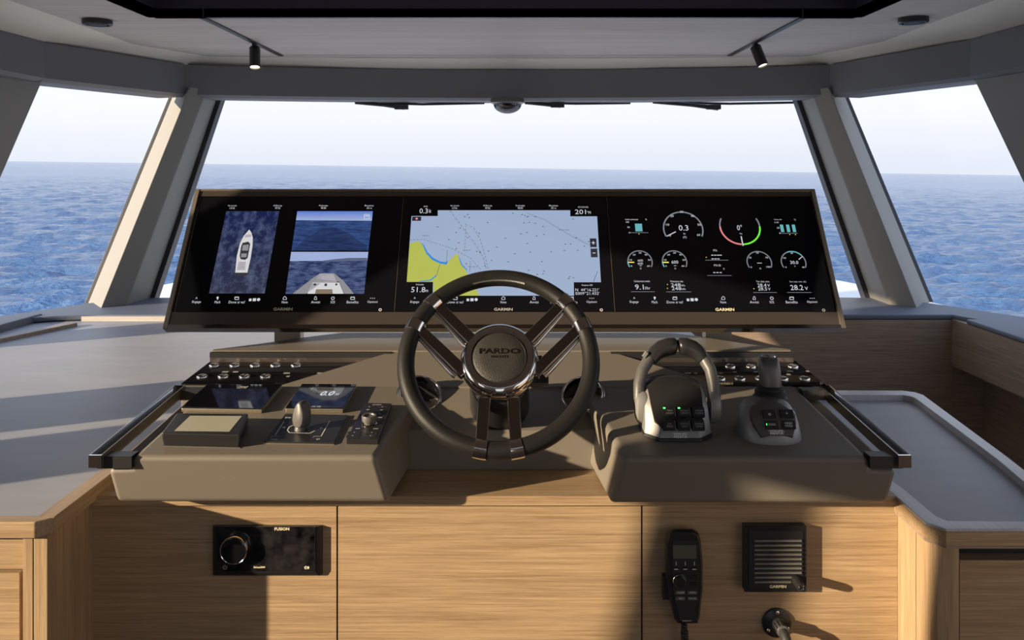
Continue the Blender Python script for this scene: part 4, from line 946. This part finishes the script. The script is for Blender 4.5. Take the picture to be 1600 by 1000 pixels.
# ================================================================== THROTTLE AND JOYSTICK
o = V(0, 1.5, -0.5224); MPR = frame(o, (1, 0, 0), V(0, 1.9, -0.5224 + 0.0264) - o)
x, y = hit(MPR, 1063.5, 691); MT = MPR @ Matrix.Translation((x, y, 0))
th_ = thing('throttle_control', 'twin-lever black and silver throttle control on the right pod', 'throttle', MT)
def oct_(wf, wm, y0, y1, y2, z): return [(-wf, y0, z), (wf, y0, z), (wm, y1, z), (wm, y2 - 0.02, z), (wm*0.7, y2, z), (-wm*0.7, y2, z), (-wm, y2 - 0.02, z), (-wm, y1, z)]
MB().loft([oct_(0.040, 0.0660, 0.0, 0.026, 0.150, 0.0), oct_(0.040, 0.0660, 0.001, 0.026, 0.150, 0.006)], 0.001).build('base', 'black_plastic', th_, world=False)
MB().loft([oct_(0.039, 0.0650, 0.002, 0.027, 0.149, 0.006), oct_(0.037, 0.0630, 0.008, 0.031, 0.149, 0.022), oct_(0.0455, 0.0615, 0.036, 0.046, 0.147, 0.052), oct_(0.048, 0.0590, 0.056, 0.064, 0.135, 0.072), oct_(0.044, 0.0540, 0.074, 0.082, 0.122, 0.083)], 0.0025, 2).build('shell', 'silver_paint', th_, world=False)
# black inset over the sloping front and the domed top
def arch(y, z, w, drop, n=15):
    return [(w*u, y, z - drop*abs(u)**3.2) for u in [math.sin((-1 + 2*k/(n-1)) * math.pi/2) for k in range(n)]]
dm = MB(); rr = []
for y_, z_, w, drop in ((0.0085, 0.0240, 0.034, 0.0005), (0.020, 0.0375, 0.046, 0.001), (0.040, 0.0610, 0.0500, 0.003), (0.058, 0.0790, 0.0515, 0.004), (0.074, 0.0895, 0.0520, 0.005), (0.090, 0.0955, 0.0520, 0.009), (0.108, 0.0965, 0.0510, 0.011), (0.124, 0.0910, 0.0500, 0.007), (0.142, 0.072, 0.050, 0.004), (0.152, 0.03, 0.046, 0.002)):
    top = arch(y_, z_, w, drop); rr.append(top + [(p[0], p[1] + 0.004, p[2] - 0.014) for p in reversed(top)])
dm.loft(rr); dm.build('cover', 'black_satin', th_, world=False, sharp=50)
# keys on the slope
sa = math.atan2(0.0600 - 0.0230, 0.040 - 0.0085)
MK = Matrix.Translation((0, 0.0085, 0.0230)) @ Matrix.Rotation(sa, 4, 'X')
MTK = MT @ MK
KEYS = [('TRIM', 'ASSIST'), ('DRIVING', 'SUPPORT'), ('CRUISE', 'CONTROL'), ('LOW', 'SPEED'), ('THROTTLE', 'ONLY'), ('SINGLE', 'LEVER')]
led = None
for k, (a_, b_) in enumerate(KEYS):
    px = (1045, 1068, 1091)[k % 3]; py = (643.5, 664)[k // 3]
    x, y = hit(MTK, px, py, 0.004); Kf = MK @ Matrix.Translation((x, y, 0.0028))
    key = MB().box(-0.0112, 0.0112, -0.0098, 0.0098, -0.004, 0.0022, 0.0012, M=Kf).build('key', 'black_plastic', th_, world=False)
    MB().box(0.0116, 0.0124, -0.0085, 0.0085, -0.002, 0.0018, M=Kf).build('key_edge', 'silver_paint', key, world=False)
    if k < 2: MB().box(-0.0100, -0.0062, 0.0058, 0.0082, 0.002, 0.0030, 0.0004, M=Kf).build('indicator', 'led_green', key, world=False)
    me = MB()
    for s_, yy in ((a_, 0.0012), (b_, -0.0038)):
        tm = text_mesh(s_); X0 = max(v.co.x for v in tm.vertices); wd = min(0.0155, 0.0026 * len(s_))
        me.add_mesh(tm, Kf @ Matrix.Translation((-wd/2 + 0.0015, yy - 0.001, 0.0024)) @ Matrix.Diagonal((wd / X0, 0.0050, 1, 1))); bpy.data.meshes.remove(tm)
    me.build('legend', 'grey_print', key, world=False)
fM = Matrix.Translation((0, 0.002, 0.006)) @ Matrix.Rotation(math.radians(69), 4, 'X')
def brand(par, M, y_, size, w):
    me = MB()
    for s_, yy in (('VOLVO', y_ + size * 0.95), ('PENTA', y_)):
        tm = text_mesh(s_, offset=0.03); X0 = max(v.co.x for v in tm.vertices)
        me.add_mesh(tm, M @ Matrix.Translation((-w/2, yy, 0.0012)) @ Matrix.Diagonal((w / X0, size * 1.1, 1, 1))); bpy.data.meshes.remove(tm)
    me.build('brand', 'white_print', par, world=False)
brand(th_, fM, 0.0012, 0.0055, 0.026)
# levers
for s, pts, lab in ((-1, [(1000, 650, 1.63), (998, 622, 1.635), (998.5, 600, 1.645), (1004, 578, 1.66), (1016, 558, 1.675)], ''), (1, [(1116, 650, 1.63), (1117, 622, 1.635), (1115, 600, 1.645), (1110, 578, 1.66), (1098, 558, 1.675)], '')):
    w = [P(*p) for p in pts]
    lv = MB().tube(w, [0.011, 0.0130, 0.0130, 0.0130, 0.0135], 14, flat=0.90, up=(0, 1, 0)).build('lever', 'lever_grey', th_)
    cpx = 1000 if s < 0 else 1117.5
    c = P(cpx, 636, 1.632)
    DM = frame(c, (0, 1, 0), (0, 0, 1)) if s > 0 else frame(c, (0, -1, 0), (0, 0, 1))
    MB().lathe([(0, -0.012), (0.022, -0.012), (0.024, -0.004), (0.021, 0.006), (0.014, 0.010), (0, 0.0105)], 30, DM @ Matrix.Diagonal((0.85, 1.35, 1, 1))).build('pivot_cover', 'silver_paint', lv)
    gp = [(1017, 562, 1.672), (1024, 552, 1.678), (1034, 545, 1.683), (1046, 541.5, 1.685), (1054, 541, 1.685), (1057, 541.5, 1.685)] if s < 0 else [(1099, 562, 1.672), (1092, 552, 1.678), (1082, 545, 1.683), (1071, 541.5, 1.685), (1063, 541, 1.685), (1060, 541.5, 1.685)]
    MB().tube([P(*p) for p in gp], [0.0140, 0.0165, 0.0182, 0.0188, 0.0180, 0.0135], 18, flat=0.95, up=(0, 1, 0)).build('grip', 'black_satin', lv, sharp=70)
    if s < 0:
        c = P(1008, 554, 1.664); MB().box(-0.003, 0.003, -0.004, 0.004, -0.006, 0.006, 0.0015, M=at(c) @ Matrix.Rotation(0.6, 4, 'Y')).build('trim_button', 'silver_paint', lv)

x, y = hit(MPR, 1215, 696); MJ = MPR @ Matrix.Translation((x, y, 0))
js = thing('docking_joystick', 'silver-based docking joystick with black stick on the right pod', 'joystick', MJ)
def egg(wx, y0, y1, z, n=20, sq=2.6, flatf=0.0):
    pts = []; cy_ = (y0+y1)/2; ry = (y1-y0)/2
    for k in range(n):
        a = 2*math.pi*(k+0.5)/n; c_, s_ = math.cos(a), math.sin(a)
        pts.append((wx*math.copysign(abs(c_)**(2/sq), c_), cy_ + ry*math.copysign(abs(s_)**(2/sq), s_), z))
    return pts
MB().loft([egg(0.0585, 0.0, 0.118, 0.0), egg(0.0580, 0.001, 0.118, 0.010), egg(0.0560, 0.008, 0.116, 0.024), egg(0.0520, 0.026, 0.112, 0.042), egg(0.0440, 0.042, 0.106, 0.054), egg(0.034, 0.050, 0.100, 0.060)]).build('shell', 'silver_paint', js, world=False, sharp=60)
ins = MB(); rr = []
for y_, z_, w, drop in ((0.0045, 0.0170, 0.030, 0.0005), (0.018, 0.0375, 0.040, 0.002), (0.034, 0.0530, 0.0430, 0.006), (0.048, 0.0615, 0.040, 0.010), (0.075, 0.0655, 0.036, 0.012), (0.100, 0.060, 0.034, 0.012), (0.112, 0.045, 0.030, 0.008)):
    top = arch(y_, z_, w, drop); rr.append(top + [(p[0], p[1] + 0.004, p[2] - 0.012) for p in reversed(top)])
ins.loft(rr); ins.build('cover', 'gunmetal', js, world=False, sharp=50)
sj = math.atan2(0.0375 - 0.0170, 0.0135); MJK = Matrix.Translation((0, 0.0045, 0.0170)) @ Matrix.Rotation(math.radians(52), 4, 'X')
for k, (px, py) in enumerate(((1202, 647), (1229, 646.5), (1206, 664), (1232, 664))):
    x, y = hit(MJ @ MJK, px, py, 0.003); Kf = MJK @ Matrix.Translation((x, y, 0.0022))
    key = MB().box(-0.0118, 0.0118, -0.0078, 0.0078, -0.006, 0.0022, 0.0012, M=Kf).build('key', 'black_plastic', js, world=False)
    MB().box(0.0121, 0.0130, -0.0075, 0.0075, -0.003, 0.0020, M=Kf).build('key_edge', 'chrome', key, world=False)
    me = MB()
    for s_, yy in {0: (('o', -0.003),), 1: (('+', -0.003),), 2: (('DOCKING', -0.0015),), 3: (('HIGH', 0.001), ('MODE', -0.0042))}[k]:
        tm = text_mesh(s_); X0 = max(v.co.x for v in tm.vertices); wd = min(0.014, 0.0032 * len(s_) + 0.002)
        me.add_mesh(tm, Kf @ Matrix.Translation((-wd/2, yy, 0.0024)) @ Matrix.Diagonal((wd / X0, 0.0058 if k > 1 else 0.010, 1, 1))); bpy.data.meshes.remove(tm)
    me.build('legend', 'white_print', key, world=False)
    if k == 2: MB().box(-0.0105, -0.0097, -0.001, 0.0022, 0.002, 0.0027, M=Kf).build('indicator', 'led_green', key, world=False)
brand(js, MJK, 0.0015, 0.0050, 0.025)
w = [P(1203, 612, 1.665), P(1204, 600, 1.665), P(1203, 585, 1.668), P(1201, 572, 1.672), P(1200, 562, 1.676), P(1200, 558, 1.677)]
jb = MJ.inverted() @ w[0]
boot = MB(); pf = [(0.034, -0.026), (0.034, -0.020), (0.0285, -0.016), (0.0305, -0.012), (0.0305, -0.009), (0.0245, -0.006), (0.0265, -0.002), (0.0265, 0.001), (0.0205, 0.004), (0.0, 0.005)]
boot.lathe(pf, 32, at(jb + Vector((0, -0.002, 0.010)))); boot.build('boot', 'rubber', js, world=False)
stk = MB(); rr = []
for p_, (a_, b_) in zip(w, ((0.019, 0.017), (0.0195, 0.018), (0.0200, 0.019), (0.0205, 0.020), (0.0195, 0.0195), (0.0165, 0.016))):
    rr.append([p_ + Vector((a_*math.copysign(abs(math.cos(g))**0.55, math.cos(g)), b_*math.copysign(abs(math.sin(g))**0.55, math.sin(g)), 0)) for g in [2*math.pi*(k+0.5)/24 for k in range(24)]])
stk.loft(rr); so = stk.build('stick', 'gunmetal', js, sharp=50)
MB().lathe([(0.0135, 0.0), (0.0150, 0.002), (0.0135, 0.004), (0.0115, 0.003), (0.0, 0.0045)], 26, at(w[-1])).build('twist_cap', 'chrome', so)

# ================================================================== THINGS ON THE CABINET FRONT
def wallf(px, py, d=1.6):
    return frame(P(px, py, d), (1, 0, 0), (0, 0, 1))       # x right, y up, z towards the viewer
# stereo
M = wallf(419, 858); t = thing('marine_stereo', 'black stereo with round dial on the left cabinet panel', 'stereo', M)
def wq(M, h, *pts): return [hit(M, *p, h) for p in pts]
a, b = wq(M, 0.0, (334, 897), (505, 819.5)); a2, b2 = wq(M, 0.012, (337, 895), (494, 822))
MB().loft([[(a[0], a[1], 0), (b[0], a[1], 0), (b[0], b[1], 0), (a[0], b[1], 0)], [(a[0], a[1], 0.007), (b[0]-0.004, a[1], 0.007), (b[0]-0.004, b[1], 0.007), (a[0], b[1], 0.007)], [(a2[0], a2[1], 0.012), (b2[0], a2[1], 0.012), (b2[0], b2[1], 0.012), (a2[0], b2[1], 0.012)]], 0.002, 2).build('housing', 'black_satin', t, world=False)
MB().box(a2[0]+0.003, b2[0]-0.003, a2[1]+0.003, b2[1]-0.002, 0.0115, 0.0126, 0.0004).build('glass', 'smudged_glass', t, world=False)
sl = wq(M, 0.0128, (492, 893), (493.2, 823)); MB().box(sl[0][0]-0.0008, sl[0][0]+0.0008, sl[0][1], sl[1][1], 0.0115, 0.0134).build('silver_strip', 'chrome', t, world=False)
x, y = hit(M, 366.5, 858.5, 0.020); K = at((x, y, 0.0))
MB().lathe([(0.0272, 0.0125), (0.0278, 0.014), (0.0262, 0.026), (0.0250, 0.028), (0.0238, 0.0272)], 44, K).build('dial', 'chrome', t, world=False)
MB().lathe([(0.0240, 0.0272), (0.022, 0.0278), (0.0, 0.0280)], 40, K).build('dial_cap', 'black_gloss', t, world=False)
pr = Print(M, 0.0130).text('FUSION', 440.5, 826.5, 4.8, 23, bold=0.03).text('SiriusXM', 405, 886.3, 3.0, 18, bold=0.03).arc(478, 887, 2, 0, 360, 1.2, 12).rect(478, 885, 483, 889); pr.build('logo', 'gold_print', t)
Print(M, 0.0130).arc(351.5, 886.5, 3.0, 130, 410, 0.9, 16).rect(351.1, 882.5, 351.9, 886.5).build('power_symbol', 'grey_print', t)

# VHF handset
M = wallf(1068, 900); t = thing('radio_handset', 'black radio handset with keypad hung on the right cabinet panel', 'handset', M)
ol = [(1059, 974), (1090, 974), (1093, 965), (1098, 920), (1098, 880), (1095, 845), (1091, 832), (1083, 827), (1053, 827), (1045, 833), (1041, 850), (1040, 900), (1044, 930), (1053, 966)]
def ring(k, h):
    c_ = Vector(hit(M, 1069, 900, h)); return [(*(c_ + (Vector(hit(M, *p, h)) - c_) * k), h) for p in ol]
MB().loft([ring(0.90, 0.004), ring(1.0, 0.012), ring(1.0, 0.024), ring(0.93, 0.031)], 0.001).build('body', 'black_satin', t, world=False, sharp=50)
fp = [(1062, 970), (1087, 970), (1092, 935), (1093, 880), (1090, 845), (1052, 845), (1050, 880), (1052, 930)]
MB().loft([[(*hit(M, *p, 0.032), z) for p in fp] for z in (0.030, 0.0322)], 0.0006).build('face_plate', 'black_plastic', t, world=False)
MB().loft([[(*hit(M, *p, 0.033), z) for p in ((1051.5, 873), (1088, 873), (1088, 852), (1051, 852))] for z in (0.031, 0.0328)], 0.0004).build('screen', 'lcd_dark', t, world=False)
pk = hit(M, 1039.5, 916, 0.012); MB().box(pk[0]-0.006, pk[0]+0.008, pk[1]-0.022, pk[1]+0.022, 0.006, 0.020, 0.003).build('talk_key', 'black_plastic', t, world=False)
x, y = hit(M, 1062, 908.5, 0.036); kn = MB().lathe([(0.0130, 0.032), (0.0130, 0.0345), (0.0105, 0.036), (0.0095, 0.042), (0.0, 0.0425)], 28, at((x, y, 0))).build('knob', 'black_satin', t, world=False)
MB().torus(0.0118, 0.0008, n=28, m=6, M=at((x, y, 0.0355))).build('knob_ring', 'chrome', kn, world=False)
for px, py, w in ((1056, 889.5, 8), (1071, 889.5, 8), (1085.5, 889.5, 8), (1085, 902, 10), (1085, 913, 10), (1063, 926, 15), (1082, 926, 15), (1063, 935.2, 15), (1082, 935.2, 15)):
    x, y = hit(M, px, py, 0.034); MB().box(x - w*0.0006, x + w*0.0006, y-0.0032, y+0.0032, 0.032, 0.0342, 0.0008).build('key', 'grey_plastic' if py > 920 else 'black_satin', t, world=False)
pr = Print(M, 0.0346).text('CLEAR', 1064, 926, 2.8, 10).text('MENU', 1082.5, 926, 2.8, 9).text('DSC', 1064.5, 935.3, 2.8, 7).text('VOL/SQ', 1082, 935.3, 2.8, 11)
for px in (1056.5, 1070.7, 1085): pr.rect(px-0.4, 877.5, px+0.4, 883.5).rect(px - 3, 889, px + 3, 890.2)
pr.text('GARMIN', 1073, 974-4, 1.8, 14); pr.build('legend', 'white_print', t)['kind'] = 'stuff'
cp = [P(1069 + 1.5*math.sin(k*0.9), 974 + k*1.7, 1.575 + 0.004*math.cos(k*0.9)) for k in range(46)]
hx = []
for k in range(330):
    u = k / 329; c_ = P(1069 + u*3, 974 + u*90, 1.583); a = u * 2*math.pi*22; rr_ = 0.0052 if u > 0.12 else 0.0040
    hx.append(c_ + Vector((rr_*math.cos(a), rr_*math.sin(a), 0)))
MB().tube(hx, 0.0024, 7).build('coiled_cord', 'rubber', t)

# remote speaker
M = wallf(1213, 874); t = thing('remote_speaker', 'square black speaker with horizontal slats on the right cabinet panel', 'speaker', M)
a = hit(M, 1163.5, 925, 0.018); b = hit(M, 1260, 822.5, 0.018)
MB().box(a[0], b[0], a[1], b[1], 0.0, 0.018, 0.005, 3).build('housing', 'black_satin', t, world=False)
a3 = hit(M, 1170, 918, 0.018); b3 = hit(M, 1255, 829, 0.018)
MB().box(a3[0], b3[0], a3[1], b3[1], 0.0175, 0.0192, 0.0008).build('front_plate', 'black_plastic', t, world=False)
for k in range(10):
    py = 844.5 + k * 7.15; x0, x1 = 1178.5, (1252 if k < 8 else (1239 if k == 8 else 1235.5))
    p0 = hit(M, x0, py, 0.020); p1 = hit(M, x1, py, 0.020)
    MB().box(p0[0], p1[0], p0[1]-0.0016, p0[1]+0.0016, 0.0188, 0.0225, 0.0012, 3).build('slat', 'lit_slat_grey', t, world=False)
Print(M, 0.0196).text('GARMIN', 1215.5, 916.5, 4.6, 26, bold=0.02).build('logo', 'gold_print', t)
k0 = M.inverted() @ P(1243, 905, 1.580); k1 = Vector((k0.x, k0.y, 0.054))
MB().tube([Vector((k0.x, k0.y, 0.019)), Vector((k0.x, k0.y, 0.030)), Vector((k0.x, k0.y, 0.050)), k1], [0.0095, 0.0085, 0.0080, 0.0065], 20).build('bolt_knob', 'black_satin', t, world=False, sharp=50)
MB().torus(0.0042, 0.0013, n=16, m=6, M=at((k1.x, k1.y, k1.z))).build('bolt_ring', 'chrome', t, world=False)

# cable gland below the speaker
M = wallf(1213, 972); t = thing('cable_gland', 'round black flanged socket with bent cable below the speaker', 'socket', M)
MB().lathe([(0, 0.0), (0.0280, 0.0), (0.0280, 0.004), (0.0262, 0.0055), (0.0, 0.0055)], 36).build('flange', 'black_satin', t, world=False)
for a_ in (90, 215, 335):
    MB().lathe([(0.0034, 0.0050), (0.0034, 0.0068), (0.0020, 0.0076), (0, 0.0076)], 14, at((0.0215*math.cos(math.radians(a_)), 0.0215*math.sin(math.radians(a_)), 0))).build('screw', 'chrome', t, world=False)
MB().lathe([(0.0125, 0.005), (0.0125, 0.012), (0.0115, 0.014), (0.0115, 0.034), (0.009, 0.036), (0, 0.036)], 24, at((0.002, 0.0, 0))).build('collar', 'gunmetal', t, world=False)
for k in range(12):
    a_ = 2*math.pi*k/12; MB().box(-0.0008, 0.0008, 0.0105, 0.0125, 0.015, 0.033, M=at((0.002, 0, 0)) @ Matrix.Rotation(a_, 4, 'Z')).build('grip_rib', 'black_plastic', t, world=False)
MB().tube([(0.002, 0.0, 0.034), (0.003, -0.004, 0.046), (0.004, -0.014, 0.054), (0.005, -0.032, 0.055), (0.005, -0.12, 0.050), (0.005, -0.40, 0.040)], [0.0085, 0.0090, 0.0092, 0.0090, 0.0085, 0.008], 18).build('cable', 'rubber', t, world=False, sharp=70)
